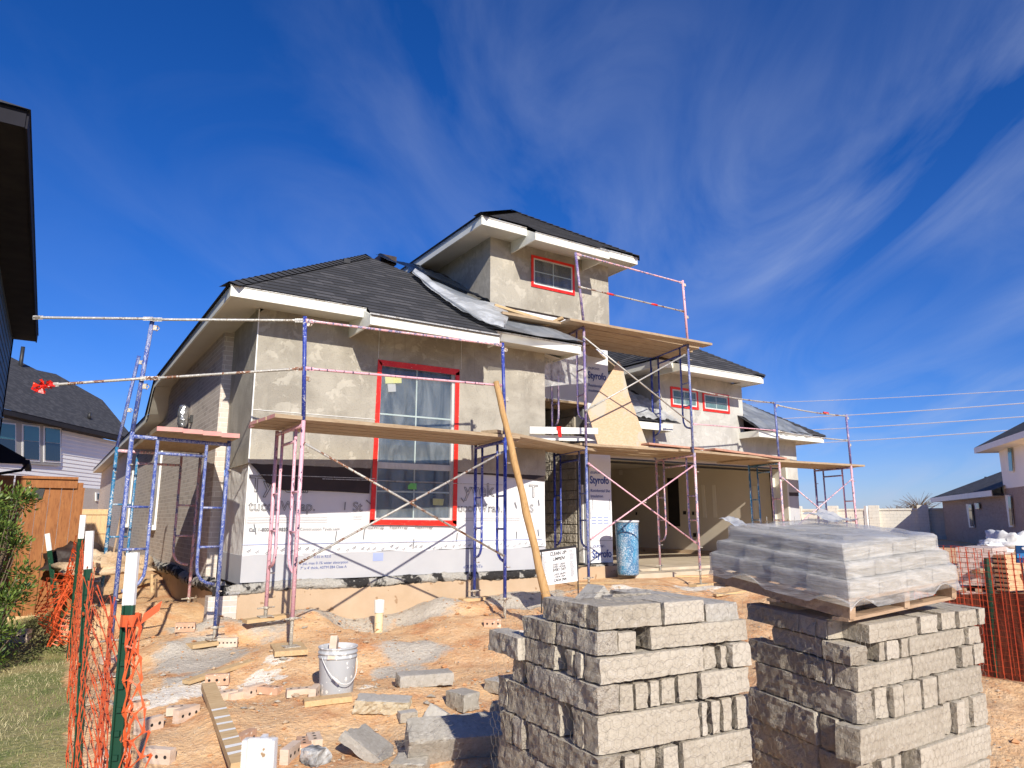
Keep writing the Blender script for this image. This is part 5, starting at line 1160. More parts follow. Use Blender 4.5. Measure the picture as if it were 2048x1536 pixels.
m=MB(); wire1(m); tag(m.build('chicken_wire','wire'),'hexagonal wire mesh wrapped round the left stone stack','wire mesh')
def wire2(m):
    hexwire(m,lambda a,b:S2.W(a-.01,-.022-.006*sin(a*13+b*9),.12+b),1.34,1.06); hexwire(m,lambda a,b:S2.W(-.030-.01*sin(a*11+b*7),a,.12+b),1.0,1.03); hexwire(m,lambda a,b:S2.W(.75+a,b*.9,1.178),.6,.35)
m=MB(); wire2(m); tag(m.build('chicken_wire','wire'),'hexagonal wire mesh wrapped round the right stone stack','wire mesh')
def wire3(m):
    a0,a1,a2,a3=G(720,1540,.06),G(1010,1540,.10),G(1040,1400,.30),G(800,1475,.16)
    hexwire(m,lambda a,b:vl(vl(a0,a1,a/.9),vl(a3,a2,a/.9),b/.6)+Vector((0,0,.08*fb(a,b,1,4.,2)+.1*sin(pi*a/.9)*sin(pi*b/.6))),.9,.6,.05)
    r=random.Random(3)
    for k in range(70):
        p=G(1000,1440,.2)+Vector((r.gauss(0,.05),r.gauss(0,.05),r.gauss(0,.05))); q=p+Vector((r.gauss(-.05,.09),r.gauss(-.04,.09),r.gauss(0,.07))); m.tube([p,(p+q)/2+Vector((r.gauss(0,.02),0,r.gauss(0,.02))),q],.0007,3,False)
m=MB(); wire3(m); tag(m.build('chicken_wire','wire'),'loose tangle of wire mesh spilling left off the stone stack','wire mesh')
# ---------------------------------------------------------------- fence posts and orange netting
def tpost(top,base,label,w=.034,split=.28):
    top=Vector(top);base=Vector(base); t=thing('fence_post',base,label,'fence post','steel fence posts with white tops')
    d=(top-base);L=d.length;d.normalize(); x=d.cross(Vector(FW+(0,))).normalized(); y=x.cross(d)
    def prof(m,a,b):
        m.bar(base+d*a+y*.0,base+d*b,w,.006,y); m.bar(base+d*a+y*.008,base+d*b+y*.008,.006,.014,y)
        for s_ in(-1,1): m.bar(base+d*a+x*s_*w*.46-y*.004,base+d*b+x*s_*w*.46-y*.004,.005,.012,y)
    m=MB(); prof(m,0,L-split); z=.1
    while z<L-split-.02: p=base+d*z-y*.004; m.bar(p,p+d*.012,.012,.012,y); z+=.054
    m.build('shaft','green_post',parent=t)
    m=MB(); prof(m,L-split,L); m.build('white_tip','post_white',parent=t)
def down(p,q,z=0):
    p=Vector(p);q=Vector(q); d=q-p; return p+d*((z-p.z)/d.z)
tp=P(268,1105,t=2.1);tq=P(232,1536,t=2.08); T1b=down(tp,tq,0.); tpost(tp,T1b,'nearest green post with a long white top tied to orange netting',.026,.13)
tp2=P(181,1062,t=3.6);tq2=P(156,1536,t=3.55); T2b=down(tp2,tq2,.1); tpost(tp2,T2b,'second green post with white top along the lawn edge',.028,.16)
tp3=P(167,1030,t=9.); T3b=P(138,1322,t=9.); tpost(tp3,P(138,1324,t=9.),'thin green white-tipped post just behind the second one',.06,.25)
tp4=P(95,1067,t=11.); tpost(tp4,P(116,1236,t=10.9),'leaning dark post with small white tip by the cedar fence',.06,.22)
tw=P(523,1476,t=.9); tpost(tw,(tw.x+.01,tw.y+.02,0.),'very near white post top out of focus at bottom centre',.034,.5)
def net(m,fn,nu,nv,w=.0021,node=.006,sq=False):
    P_=[[Vector(fn(i/nu,j/nv)) for i in range(nu+1)] for j in range(nv+1)]
    def rib(p,q,w0,w1):
        d=(q-p); 
        if d.length<1e-4: return
        v=((p+q)/2-Vector((CX,CY,EY))).normalized(); x=d.cross(Vector((.3,-1,.2))).normalized()
        if abs(x.dot(v))>.8: x=d.cross(Vector((1,.2,.1))).normalized()
        c=(p+q)/2; m.face([p-x*w0,p+x*w0,c+x*w1,c-x*w1]); m.face([c-x*w1,c+x*w1,q+x*w0,q-x*w0])
    for j in range(nv+1):
        for i in range(nu+1):
            if sq:
                if i<nu: rib(P_[j][i],P_[j][i+1],w*.7,w*.45)
                if j<nv: rib(P_[j][i],P_[j+1][i],w*1.4,w*.8)
            elif (i+j)%2==0:
                for di,dj in((1,1),(1,-1)):
                    if 0<=i+di<=nu and 0<=j+dj<=nv: rib(P_[j][i],P_[j+dj][i+di],node*.55,w*.45)
def netthing(name,fn,nu,nv,mat,label,**k):
    m=MB(); net(m,fn,nu,nv,**k); return tag(m.build(name,mat),label,'netting','orange safety netting')
def hang(top0,top1,bot0,bot1,fold,nf,seed):
    def fn(a,b):
        t=vl(top0,top1,a); g=vl(bot0,bot1,a); p=vl(g,t,b)
        return p+Vector((fold*sin(a*nf+seed+b*2),fold*.6*cos(a*nf*1.3+seed),.02*fb(a*4,b*4,seed,1,2)-.03*sin(pi*a)*b))
    return fn
q1=P(264,1232,t=2.07); q2=P(177,1135,t=3.58)
netthing('safety_netting',hang(q1,q2,(T1b.x,T1b.y,.02),(T2b.x,T2b.y,.12),.022,11,1),16,34,'net_orange','crumpled orange netting between the two nearest green posts')
qe=P(352,1545,t=1.95)
def flare(a,b):
    top=q1+Vector((0,-.01,.0)); bot=vl(Vector((T1b.x,T1b.y,.3)),qe+Vector((.0,0,-.35)),a); t=1-b; p=vl(top,bot,t**.9); return p+Vector((.015*sin(a*9+b*8),.02*cos(b*7+a*5),.02*sin(a*12)))
netthing('safety_netting',flare,7,28,'net_orange','orange netting hanging in a flared curtain right of the nearest post',w=.0022,node=.007)
q3=P(168,1075,t=9.)
netthing('safety_netting',hang(q2,q3,(T2b.x,T2b.y,.12),(T3b.x,T3b.y,.25),.022,20,4),26,14,'net_orange','bunched orange netting behind the second green post',w=.004,node=.010)
q5=P(84,1180,t=10.3); hb0=P(150,1300,t=9.2); hb1=P(84,1290,t=9.6)
def heap(a,b):
    t=vl(q3,q5,a); g=vl(hb0,hb1,a); p=vl(g,t,b); return p+Vector((.07*sin(a*8+b*5),.2*cos(a*6+b*7),.05*sin(b*9+a*4)))
netthing('safety_netting',heap,18,20,'net_orange','heaped tangle of orange netting against the cedar fence',w=.006,node=.014)
netthing('safety_netting',lambda a,b:heap(a,b)+Vector((.03+.06*cos(b*8),-.12+.09*sin(a*11),.03)),16,18,'net_orange','second fold of orange netting in the heap by the fence',w=.006,node=.014)
netthing('safety_netting',hang(P(262,1250,t=2.2),P(182,1150,t=3.6),(T1b.x+.08,T1b.y+.1,.04),(T2b.x+.09,T2b.y+.1,.12),.03,7,8),10,24,'net_orange','inner layer of orange netting seen through the front one',w=.002,node=.006)
m=MB(); d=(tq-tp).normalized(); c=P(262,1240,t=2.08)
for k in range(10): a=2*pi*k/10; e=2*pi*(k+1)/10; X=Vector((cos(a),sin(a),0))*.024; Y=Vector((cos(e),sin(e),0))*.024; m.face([c+X+Vector((0,0,-.014)),c+Y+Vector((0,0,-.014)),c+Y+Vector((0,0,.014)),c+X+Vector((0,0,.014))])
m.face([c+Vector((.02,-.02,-.01)),c+Vector((.06,-.02,.02)),c+Vector((.065,-.02,.045)),c+Vector((.025,-.02,.015))])
tag(m.build('tie_strap','net_orange'),'orange plastic strap tied round the nearest green post','strap')
# right hand fence in front of the brick pallets
u_=5.22
def rf(v0,v1,z0,z1,j): return lambda a,b:(u_-.03*sin(a*9)+j,lerp(v0,v1,a),lerp(z0,z1,b)+.02*nz(a*5,b*3)-.03*sin(a*6)*b)
ft=lambda v:at(1880,1099,(u_,-4.9)) 
netthing('safety_netting',rf(-6.6,-4.75,.32,1.42,0),30,22,'net_red','red-orange grid netting fence at the right edge',w=.0032,sq=True)
netthing('safety_netting',rf(-6.6,-4.75,.35,1.40,.06),20,17,'net_red','second layer of grid netting behind the first at right',w=.0022,sq=True)
m=MB(); m.smooth=True; m.grid(lambda a,b:(u_+.10-.03*sin(a*9)+.015*nz(a*20,b*3),lerp(-6.6,-4.75,a),lerp(.28,1.02+.04*sin(a*5),b)),60,10); tag(m.build('silt_fence','silt_fabric'),'dark red-brown silt fabric along the foot of the right netting','silt fence')
for k,vv in enumerate((-6.2,-5.5,-4.8)):
    m=MB(); m.bar((u_+.14,vv,.2),(u_+.12,vv-.05,1.35),.04,.03); tag(m.build('fence_stake','green_post'),'dark stake holding up the right netting, '+ORD[k]+' from the viewer','stake','stakes of the right netting')
# ---------------------------------------------------------------- neighbours
nb=thing('neighbouring_house',(-3.6,6,.2),'tall dark sided neighbouring house with black eave at the left edge','house')
def sid(m):
    z=.1; 
    while z<6.0:
        m.add([(-3.06,-.2,z),(-3.06,11.77,z),(-3.075,11.77,z+.178),(-3.075,-.2,z+.178)],[(0,1,2,3)]); m.add([(-3.06,-.2,z),(-3.06,11.77,z),(-3.075,11.77,z),(-3.075,-.2,z)],[(0,3,2,1)]); z+=.178
    m.box(-9,-3.077,-.2,11.77,.1,6.0)
part('wall','dark_siding',sid,parent=nb)
solid('corner_trim','dark_trim',(-3.10,-3.045,11.72,11.80,.1,6.0),(-3.10,-3.045,3.4,3.5,2.2,5.0),parent=nb)
solid('fascia','dark_trim',(-2.60,-2.575,.28,11.9,6.0,6.20),(-9,-2.6,.26,.28,6.0,6.2),parent=nb); solid('soffit','dark_soffit',(-9,-2.6,.28,11.88,6.02,6.04),parent=nb)
part('roof','shingle',lambda m:m.add([(-2.56,.2,6.2),(-2.56,12,6.2),(-7,8,8.5),(-7,4,8.5),(-10,.2,6.2)],[(0,1,2,3),(0,3,4)]),parent=nb)
lr0=P(50,924,v=11.9)
part('lower_roof','dark_trim',lambda m:(m.add([(lr0.x,11.9,lr0.z+.1),(lr0.x,15,lr0.z+.1),(lr0.x-1.2,15,lr0.z+.8),(lr0.x-1.2,11.9,lr0.z+.8)],[(0,1,2,3),(3,2,1,0)]),m.box(lr0.x-.02,lr0.x,11.9,15,lr0.z-.06,lr0.z+.1),m.add([(lr0.x,11.9,lr0.z-.05),(lr0.x,11.9,lr0.z+.1),(lr0.x-1.2,11.9,lr0.z+.8),(lr0.x-1.2,11.9,lr0.z-.05)],[(0,1,2,3)])),parent=nb)
solid('gutter','dark_trim',(lr0.x-.05,lr0.x+.09,11.8,15,lr0.z-.05,lr0.z+.05),parent=nb); part('downspout','dark_trim',lambda m:m.tube([(lr0.x+.04,11.85,lr0.z-.05),(lr0.x-.05,11.9,lr0.z-.2),(lr0.x-.5,11.95,lr0.z-.3)],.035,6),parent=nb)
# cedar fence with its gate between the houses
cf=thing('cedar_fence',(-2.3,2.94,.42),'tall orange-brown cedar fence between lawn and side yard','fence')
r=random.Random(1); x=-3.04; k=0
while x<-1.64:
    w=.138; m=MB(); zt=2.14+r.uniform(-.01,.01); m.box(x,x+w-.006,2.94,2.956,.42+.03*r.random(),zt); o=m.build('board','cedar',parent=cf); x+=w
for xx0,xx1 in((-3.04,-2.36),(-2.34,-1.62)):
    m=MB(); m.box(xx0,xx1,2.90,2.94,2.12,2.24); m.box(xx0,xx1,2.87,2.99,2.24,2.275); m.build('top_rail','cedar',parent=cf)
m=MB(); m.box(-3.04,-1.6,2.93,2.955,.28,.44); m.build('kickboard','cedar_pale',parent=cf)
m=MB(); m.box(-1.64,-1.55,2.93,3.02,.4,2.2); m.build('fence_post','cedar',parent=cf)
m=MB(); m.prism([P(x,y,v=2.925) for x,y in((52,988),(86,975),(90,978),(84,998),(76,1000),(72,985),(54,992))],(0,.01,0)); m.build('hinge','black_metal',parent=cf)
# lower fence far back between the gardens
c2=thing('garden_fence',(-1.2,20,.6),'pale wooden fence far back between the two houses','fence')
a0=P(148,1018,v=20.);a1=P(200,1016,v=20.); zb=.5
m=MB(); x=a0.x
while x<a1.x+.3: m.box(x,x+.135,20,20.02,zb,a0.z); x+=.14
m.build('boards','cedar_pale',parent=c2); m=MB(); m.box(a0.x,a1.x+.3,19.96,20,1.85,1.93); m.box(a0.x,a1.x+.3,19.96,20,1.2,1.28); m.build('rail','cedar_pale',parent=c2)
# white-sided house behind on the left
bh=thing('white_sided_house',(-1,34,.4),'white sided house with dark roof and teal windows behind the fence','house')
E0=P(15,830,z=6.2);E1=P(265,885,z=6.2); D=(E1-E0); D.z=0; Ln=D.length; D.normalize(); N_=Vector((D.y,-D.x,0))  # N_ points to the viewer side
E0=E0-D*8; Ln+=8
def bp(s,n,z): q=E0+D*s+N_*n; return Vector((q.x,q.y,z))
z1=P(180,965,t=38).z
def sid2(m):
    z=z1; 
    while z<6.1: m.face([bp(0,-.5,z),bp(Ln-.6,-.5,z),bp(Ln-.6,-.53,z+.2),bp(0,-.53,z+.2)]); m.face([bp(0,-.53,z),bp(Ln-.6,-.53,z),bp(Ln-.6,-.5,z),bp(0,-.5,z)]); z+=.2
    m.face([bp(Ln-.6,-.5,z1),bp(Ln-.6,-9,z1),bp(Ln-.6,-9,6.2),bp(Ln-.6,-.5,6.2)])
part('siding','white_siding',sid2,parent=bh)
def bb(m):
    m.face([bp(0,-.45,.2),bp(Ln-.5,-.45,.2),bp(Ln-.5,-.45,z1),bp(0,-.45,z1)],[(0,0),(Ln,0),(Ln,z1),(0,z1)]); m.face([bp(Ln-.5,-.45,.2),bp(Ln-.5,-9,.2),bp(Ln-.5,-9,z1),bp(Ln-.5,-.45,z1)],[(0,0),(9,0),(9,z1),(0,z1)])
part('brick_wall','far_brick',bb,parent=bh)
part('soffit','dark_trim',lambda m:(m.face([bp(-1,.05,6.2),bp(Ln,.05,6.2),bp(Ln,-.6,6.2),bp(-1,-.6,6.2)]),m.prism([bp(-1,.05,6.18),bp(Ln,.05,6.18),bp(Ln,.05,6.42),bp(-1,.05,6.42)],N_*.03)),parent=bh)
nr=Vector((N_.x*.75,N_.y*.75,1)); rp=bp(0,.1,6.42)
def ronf(x,y): return planehit(x,y,rp,nr)
def br(m):
    q=[bp(Ln,.1,6.42),ronf(205,800),ronf(112,748),ronf(74,740),ronf(22,714),ronf(-120,640),bp(-1,.1,6.42)]
    c=[((p-rp).dot(D),(p-rp).length) for p in q]; m.face(q,[((p-rp).dot(D),abs((p-rp).dot(N_))*1.25) for p in q]); m.face([bp(Ln,.1,6.42),bp(Ln,-9,6.42),ronf(112,748)])
part('roof','shingle',br,parent=bh)
vp=ronf(41,732); part('vent_pipe','black_metal',lambda m:m.tube([vp-Vector((0,0,.5)),vp+Vector((0,0,1.1))],.1,8),parent=bh); vp2=ronf(178,838); part('vent_pipe','black_metal',lambda m:m.tube([vp2,vp2+Vector((0,0,.35))],.09,8),parent=bh)
def onw(x,y): return planehit(x,y,bp(0,-.44,0),N_)
for x0,x1 in((-10,30),(42,78),(85,120)):
    f=part('window','white_trim',lambda m:m.prism([onw(x0,848+(x0-40)*.1),onw(x1,848+(x1-40)*.1),onw(x1,925+(x1-100)*.06),onw(x0,925+(x0-100)*.06)],N_*.05),parent=bh)
    part('pane','teal_glass',lambda m:m.prism([onw(x0+3,851+(x0-40)*.1)+N_*.06,onw(x1-3,851+(x1-40)*.1)+N_*.06,onw(x1-3,885+(x1-100)*.08)+N_*.06,onw(x0+3,885+(x0-100)*.08)+N_*.06],N_*.02),parent=f)
    part('pane','dark_glass',lambda m:m.prism([onw(x0+3,886+(x0-100)*.08)+N_*.06,onw(x1-3,886+(x1-100)*.08)+N_*.06,onw(x1-3,921+(x1-100)*.06)+N_*.06,onw(x0+3,921+(x0-100)*.06)+N_*.06],N_*.02),parent=f)
part('window_trim','grey_trim',lambda m:m.prism([onw(-12,839),onw(123,853),onw(120,932),onw(-12,924)],N_*.03),parent=bh)
f=part('window','white_trim',lambda m:m.prism([onw(190,985),onw(206,986),onw(205,1003),onw(190,1002)],N_*.06),parent=bh); part('pane','dark_glass',lambda m:m.prism([onw(192,987)+N_*.07,onw(206,988)+N_*.07,onw(205,1000)+N_*.07,onw(192,999)+N_*.07],N_*.02),parent=f)
# brick house on the right
rh=thing('brick_house',(46,12,.5),'dark brick house with white upper storey at the right edge','house')
W0=Vector((44.26,13.38,0)); WD=Vector((-.8,-.6,0)); WN=Vector((-.6,.8,0))
def wq(x,y,o=0.): return planehit(x,y,W0+WN*o,WN)
def wp(s,n,z): q=W0+WD*s+WN*n; return Vector((q.x,q.y,z))
sc=(wq(2012,1000)-W0).dot(WD); ez=wq(1886,1000).z
part('brick_wall','dark_brick',lambda m:(m.face([wp(0,0,.3),wp(16,0,.3),wp(16,0,ez),wp(0,0,ez)],[(0,0),(16,0),(16,ez),(0,ez)]),m.face([wp(sc,.02,.3),wp(16,.02,.3),wp(16,.02,wq(2020,976).z),wp(sc,.02,wq(2020,976).z)],[(0,0),(12,0),(12,4),(0,4)]),m.face([wp(0,0,.3),wp(0,-12,.3),wp(0,-12,ez),wp(0,0,ez)],[(0,0),(12,0),(12,3),(0,3)])),parent=rh)
ue=wq(2010,893).z; um=wq(2020,976).z
part('siding','white_siding',lambda m:(m.face([wp(sc,.03,um),wp(16,.03,um),wp(16,.03,ue),wp(sc,.03,ue)]),m.face([wp(sc,.03,um-1),wp(sc,-9,um-1),wp(sc,-9,ue),wp(sc,.03,ue)])),parent=rh)
def rr1(m):
    a=wp(-.5,.5,ez+.15); b=wp(sc+.3,.5,ez+.15); c=wp(sc+.3,-7,ez+3.4); d=wp(5.0,-5,ez+2.6)
    m.face([a,b,c,d],[(0,0),(9,0),(9,8),(4,6)]); m.face([a,d,wp(-.5,-12,ez+.15)],[(0,0),(4,6),(0,9)])
    a=wp(sc-.7,.8,ue+.12); b=wp(20,.8,ue+.12); c=wp(20,-5,ue+3.5); d=wp(sc+5,-5,ue+3.5); m.face([a,b,c,d],[(0,0),(9,0),(9,8),(5,8)]); m.face([a,d,wp(sc-.7,-10,ue+.12)],[(0,0),(5,8),(0,9)])
part('roof','shingle',rr1,parent=rh)
part('fascia','white_trim',lambda m:(m.prism([wp(-.5,.5,ez-.12),wp(sc,.5,ez-.12),wp(sc,.5,ez+.14),wp(-.5,.5,ez+.14)],WN*.03),m.prism([wp(sc-.7,.8,ue-.15),wp(20,.8,ue-.15),wp(20,.8,ue+.1),wp(sc-.7,.8,ue+.1)],WN*.03),m.face([wp(sc-.7,.8,ue-.14),wp(20,.8,ue-.14),wp(20,0,ue-.14),wp(sc-.7,-9,ue-.14)]),m.face([wp(-.5,.5,ez-.11),wp(sc,.5,ez-.11),wp(sc,0,ez-.11),wp(-.5,-9,ez-.11)]),m.prism([wp(sc-.7,.8,ue-.15),wp(sc-.7,-9,ue-.15),wp(sc-.7,-9,ue+.1),wp(sc-.7,.8,ue+.1)],WD*-.03)),parent=rh)
for q in(((1934,1008),(1944,1008),(1950,1055),(1941,1055)),((1951,1006),(1959,1006),(1961,1018),(1953,1018)),((2013,990),(2022,990),(2029,1054),(2021,1054)),((2013,894),(2024,894),(2029,944),(2018,944))):
    f=part('window','white_trim',lambda m:m.prism([wq(*p,.03) for p in q],WN*.06),parent=rh)
    cx=sum(p[0] for p in q)/4; cy=sum(p[1] for p in q)/4
    part('pane','teal_glass' if cy<1000 else 'dark_glass',lambda m:m.prism([wq(cx+(p[0]-cx)*.62,cy+(p[1]-cy)*.9,.1) for p in q],WN*.02),parent=f)
for x,y in((1925,985),(1947,981),(1972,962),(2003,969)):
    p=planehit(x,y,wp(0,-2,ez+1.1),WN+Vector((0,0,.0))); part('vent_pipe','black_metal',lambda m:m.tube([p-Vector((0,0,.5)),p+Vector((0,0,.25))],.06,6),parent=rh)
# long block wall behind
bw=thing('boundary_wall',(40,18,.5),'long pale block boundary wall with pillars beyond the site','wall')
A=P(1450,1029,t=54);B=P(1896,1022,t=52); A.z=B.z=0; dz_=2.25; d=(B-A).normalized(); n=Vector((-d.y,d.x,0)); 
if n.y>0: n=-n
def wl(m):
    L=(B-A).length
    for o,z0,z1,(s0,s1) in((0,.2,dz_,(0,L+6)),): m.face([A+d*s0+n*o+Vector((0,0,z0)),A+d*s1+n*o+Vector((0,0,z0)),A+d*s1+n*o+Vector((0,0,z1)),A+d*s0+n*o+Vector((0,0,z1))],[(s0,z0),(s1,z0),(s1,z1),(s0,z1)])
    m.prism([A+n*.05+Vector((0,0,dz_)),A+d*(L+6)+n*.05+Vector((0,0,dz_)),A+d*(L+6)-n*.25+Vector((0,0,dz_)),A-n*.25+Vector((0,0,dz_))],(0,0,.12))
part('panel','pale_block',wl,parent=bw)
for px in(1520,1596,1668,1750,1848):
    p=planehit(px,1040,A,n); p.z=0
    part('pillar','pale_block',lambda m:m.prism([p-d*.3+n*.3+Vector((0,0,.2)),p+d*.3+n*.3+Vector((0,0,.2)),p+d*.3-n*.3+Vector((0,0,.2)),p-d*.3-n*.3+Vector((0,0,.2))],(0,0,dz_+.12)),parent=bw)
def twigtree(px,py,t,h,label,sc):
    g=P(px,1035,t=t); rt=thing('bare_tree',(g.x,g.y,.5),label,'tree','bare trees beyond the wall'); r=random.Random(px)
    m=MB(); m.tube([(g.x,g.y,.5),(g.x,g.y,.5+h*.5)],.12,6); m.build('trunk','twig',parent=rt); m=MB()
    for k in range(150):
        a=r.random()*6.3; p=Vector((g.x,g.y,.5+h*r.uniform(.3,.6))); q=p+Vector((cos(a)*r.uniform(.3,1)*sc,sin(a)*r.uniform(.3,1)*sc,h*r.uniform(.1,.42))); m.tube([p,(p+q)/2+Vector((0,0,.1)),q],[.035,.02,.008],3,False)
    m.build('crown','twig',parent=rt)
twigtree(1840,1015,85,4.0,'bare bush-like tree poking above the wall left of the brick house',2.6); twigtree(1790,1020,95,3.0,'tiny bare treetop over the middle of the far wall',1.5)
for k,(y0,y1,x0) in enumerate(((806,780,1500),(840,805,1500),(865,832,1500),(892,857,1500))):
    a=P(x0,y0,t=150);b=P(2120,y1-4,t=118); m=MB(); m.tube([vl(a,b,j/12)-Vector((0,0,.25*sin(pi*j/12))) for j in range(13)],.07 if k else .05,5); tag(m.build('power_line','power_line'),('thin topmost','second from top','third from top','lowest')[k]+' pale overhead wire crossing the sky on the right','power line','overhead wires')
# brick cubes, tarp, signs on the lot at right
def cube(px0,px1,ytop,t,h,d,label,mat,holes=False):
    a=P(px0,ytop,t=t);b=P(px1,ytop+3,t=t-.1); X=(b-a); X.z=0; W=X.length; X.normalize(); Y=Vector((-X.y,X.x,0)); zt=(a.z+b.z)/2
    th=thing('brick_cube',((a.x+b.x)/2,(a.y+b.y)/2,zt-h),label,'brick pallet','stacked brick pallets')
    m=MB(); q=[a-Vector((0,0,a.z)),b-Vector((0,0,b.z))]; q=[q[0],q[1],q[1]+Y*d,q[0]+Y*d]
    n=max(1,int(h/.5))
    for k in range(2):
        z0=zt-h+(h/2+.02)*k; z1=z0+h/2-.07; m.prism([p+Vector((0,0,z0+.05)) for p in q],(0,0,z1-z0))
    m.build('bricks',mat,parent=th)
    m=MB(); 
    for f in(.05,.5,.95):
        p=vl(q[0],q[1],f); m.bar(p+Vector((0,0,zt-h/2-.005)),p+Y*d+Vector((0,0,zt-h/2-.005)),.09,.06)
    m.build('bearer','pallet_wood',parent=th)
    if holes:
        m=MB()
        for i in range(9):
            for j in range(16):
                p=vl(q[0],q[1],(i+.5)/9)+Vector((0,0,zt-.06-j*h/17.)) ; 
                for e in(-.018,.018): m.face([p+X*(e-.009)-Y*.006+Vector((0,0,-.011)),p+X*(e+.009)-Y*.006+Vector((0,0,-.011)),p+X*(e+.009)-Y*.006+Vector((0,0,.011)),p+X*(e-.009)-Y*.006+Vector((0,0,.011))])
        m.build('core_holes','dark_void',parent=th)['kind']='stuff'
m_brick('cube_brick',(.62,.50,.44),(.70,.58,.52),(.20,.13,.11),bw=.1,bh=.075,ms=.008); m_brick('cube_brick_end',(.66,.40,.22),(.70,.44,.26),(.35,.2,.1),bw=.12,bh=.075,ms=.006)
cube(1911,1984,1094,13.0,1.25,1.0,'tall pinkish brick stack behind the right netting','cube_brick'); cube(1985,2010,1108,12.8,1.15,.8,'orange cored brick stack at the right end of the pinkish one','cube_brick_end',True)
def lump(name,px,py,t,sx,sy,sz,mat,label,cat,amp=.25,seed=0,zoff=0):
    g=P(px,py,t=t); m=MB(); m.smooth=True
    def fn(a,b):
        th=a*2*pi; ph=b*pi/2; q=Vector((cos(th)*cos(ph),sin(th)*cos(ph),sin(ph))); r_=1+amp*fb(q.x+seed,q.y,q.z,2.2,3); return (g.x+q.x*sx*r_,g.y+q.y*sy*r_,g.z+zoff+q.z*sz*r_)
    m.grid(fn,28,12); return tag(m.build(name,mat),label,cat)
lump('covered_pile',2032,1101,22,.75,.75,.42,'tyvek_loose','pile covered with crumpled whitish tarp at right edge','covered pile',.5,3)
lump('debris',1984,1097,20,.28,.25,.12,'tyvek','white scrap of wrap on the dirt beyond the brick stack','debris',.6,4); lump('debris',2003,1106,18,.25,.2,.10,'tyvek','white paper scrap left of the covered pile','debris',.5,5)
lump('dirt_mound',2060,1140,14,1.2,.8,.25,'rubble','low orange mound of dirt at the right edge','mound',.4,6); lump('culvert',2035,1141,14.5,.42,.3,.10,'black_felt','flat dark tray lying beside the blue sign','tray',.1,7)
a=P(2032,1091,t=12);b=P(2075,1091,t=12);c=P(2078,1126,t=12);e=P(2034,1126,t=12)
bs=thing('blue_sign',(e.x,e.y,e.z-.4),'blue sign with white lettering cut off by the right edge','sign'); X=(b-a).normalized(); Nn=Vector((FW[0],FW[1],0))
m=MB(); m.prism([a,b,c,e],Nn*.02); m.build('panel','sign_blue',parent=bs); m=MB(); u=vl(a,e,.45);w=vl(b,c,.45);u2=vl(a,e,.70);w2=vl(b,c,.70); m.prism([u-Nn*.01,w-Nn*.01,w2-Nn*.01,u2-Nn*.01],Nn*.005); m.build('stripe','sign_light_blue',parent=bs)
text('*Tay',.085,plane_M(vl(a,e,.34)+X*.055-Nn*.012,X,(a-e).normalized()),'sign_white',bs,bold=.002)
m=MB(); m.bar(e+X*.05-Vector((0,0,.45)),e+X*.05,.02,.02); m.build('leg','black_metal',parent=bs)
wpst=P(1731,1012,t=16); m=MB(); m.bar((wpst.x,wpst.y,.6),(wpst.x,wpst.y,wpst.z),.05,.05); tag(m.build('survey_stake','post_white'),'white stake standing behind the wrapped pallet on the right','stake')
# wire basket scraps behind wrapped pallet
m=MB(); r=random.Random(2)
for k in range(16):
    p=P(1520+k*14,1046,t=11); m.tube([p-Vector((0,0,.25)),p+Vector((0,0,.09*(1 if k%2 else .7)))],.005,4)
m.tube([P(1510,1044,t=11),P(1750,1036,t=11)],.004,4); tag(m.build('wire_mesh_panel','galv_rust'),'thin rusty wire panel just above the wrapped pallet','wire mesh')
# ---------------------------------------------------------------- shrub
sh=thing('shrub',(-2.32,-.2,.1),'leafy green shrub at the left edge in front of cedar fence','shrub'); r=random.Random(12)
m=MB(); cl=[]
for k in range(95):
    a=r.random()*6.3; R=r.random()**.5*.42; z=r.uniform(.35,1.95); x=-2.42+R*cos(a)*(1-.3*abs(z-1.1)); y=-.1+R*sin(a); cl.append(Vector((x,y,z))); m.tube([(-2.42+.03*cos(a),-.1,.1),(-2.42+(x+2.42)*.4,(-.1+y)/2,z*.5),(x,y,z)],[.012,.008,.003],5)
m.build('stem','twig',parent=sh); m=MB()
for c in cl:
    for k in range(100):
        d=Vector((r.gauss(0,1),r.gauss(0,1),r.gauss(0,1))).normalized(); p=c+d*r.uniform(.01,.13); L=r.uniform(.035,.062); w=L*.19; x=d.cross(Vector((r.random(),r.random(),r.random()))).normalized(); m.m=0 if r.random()<.55 else 1
        e=(d+Vector((0,0,.5))).normalized(); m.face([p,p+e*L*.5+x*w,p+e*L,p+e*L*.5-x*w])
m.build('leaves',['leaf','leaf_light'],parent=sh)
# things along the brick side wall
m=MB(); m.bar(P(263,925,v=2.3),P(224,1120,v=2.3),.035,.02); tag(m.build('batten','pallet_wood'),'thin dark batten leaning in the left corner scaffold','batten')
for k,(x,y0,y1) in enumerate(((303,1148,1185),(312,1158,1195))):
    p=P(x,y1,v=1.6); q=P(x,y0,v=1.6); m=MB(); m.bar(p,q,.05,.03); tag(m.build('form_stake','new_lumber'),'pale wooden form stake at the side wall footing, '+('left','right')[k]+' one','stake','form stakes by the side wall')
lump('covered_pile',215,1128,10.5,.5,.5,.22,'rubble','heap of pale rubble at the side of the house','rubble heap',.6,8,-.1); lump('debris',158,1100,11.5,.4,.3,.35,'black_felt','black plastic bag beside the heap near the fence','bag',.4,9,-.25)
m=MB(); m.bar(G(225,1185,.05),G(300,1160,.08),.16,.035); tag(m.build('form_board','lumber_y'),'form board lying along the side wall footing','board')
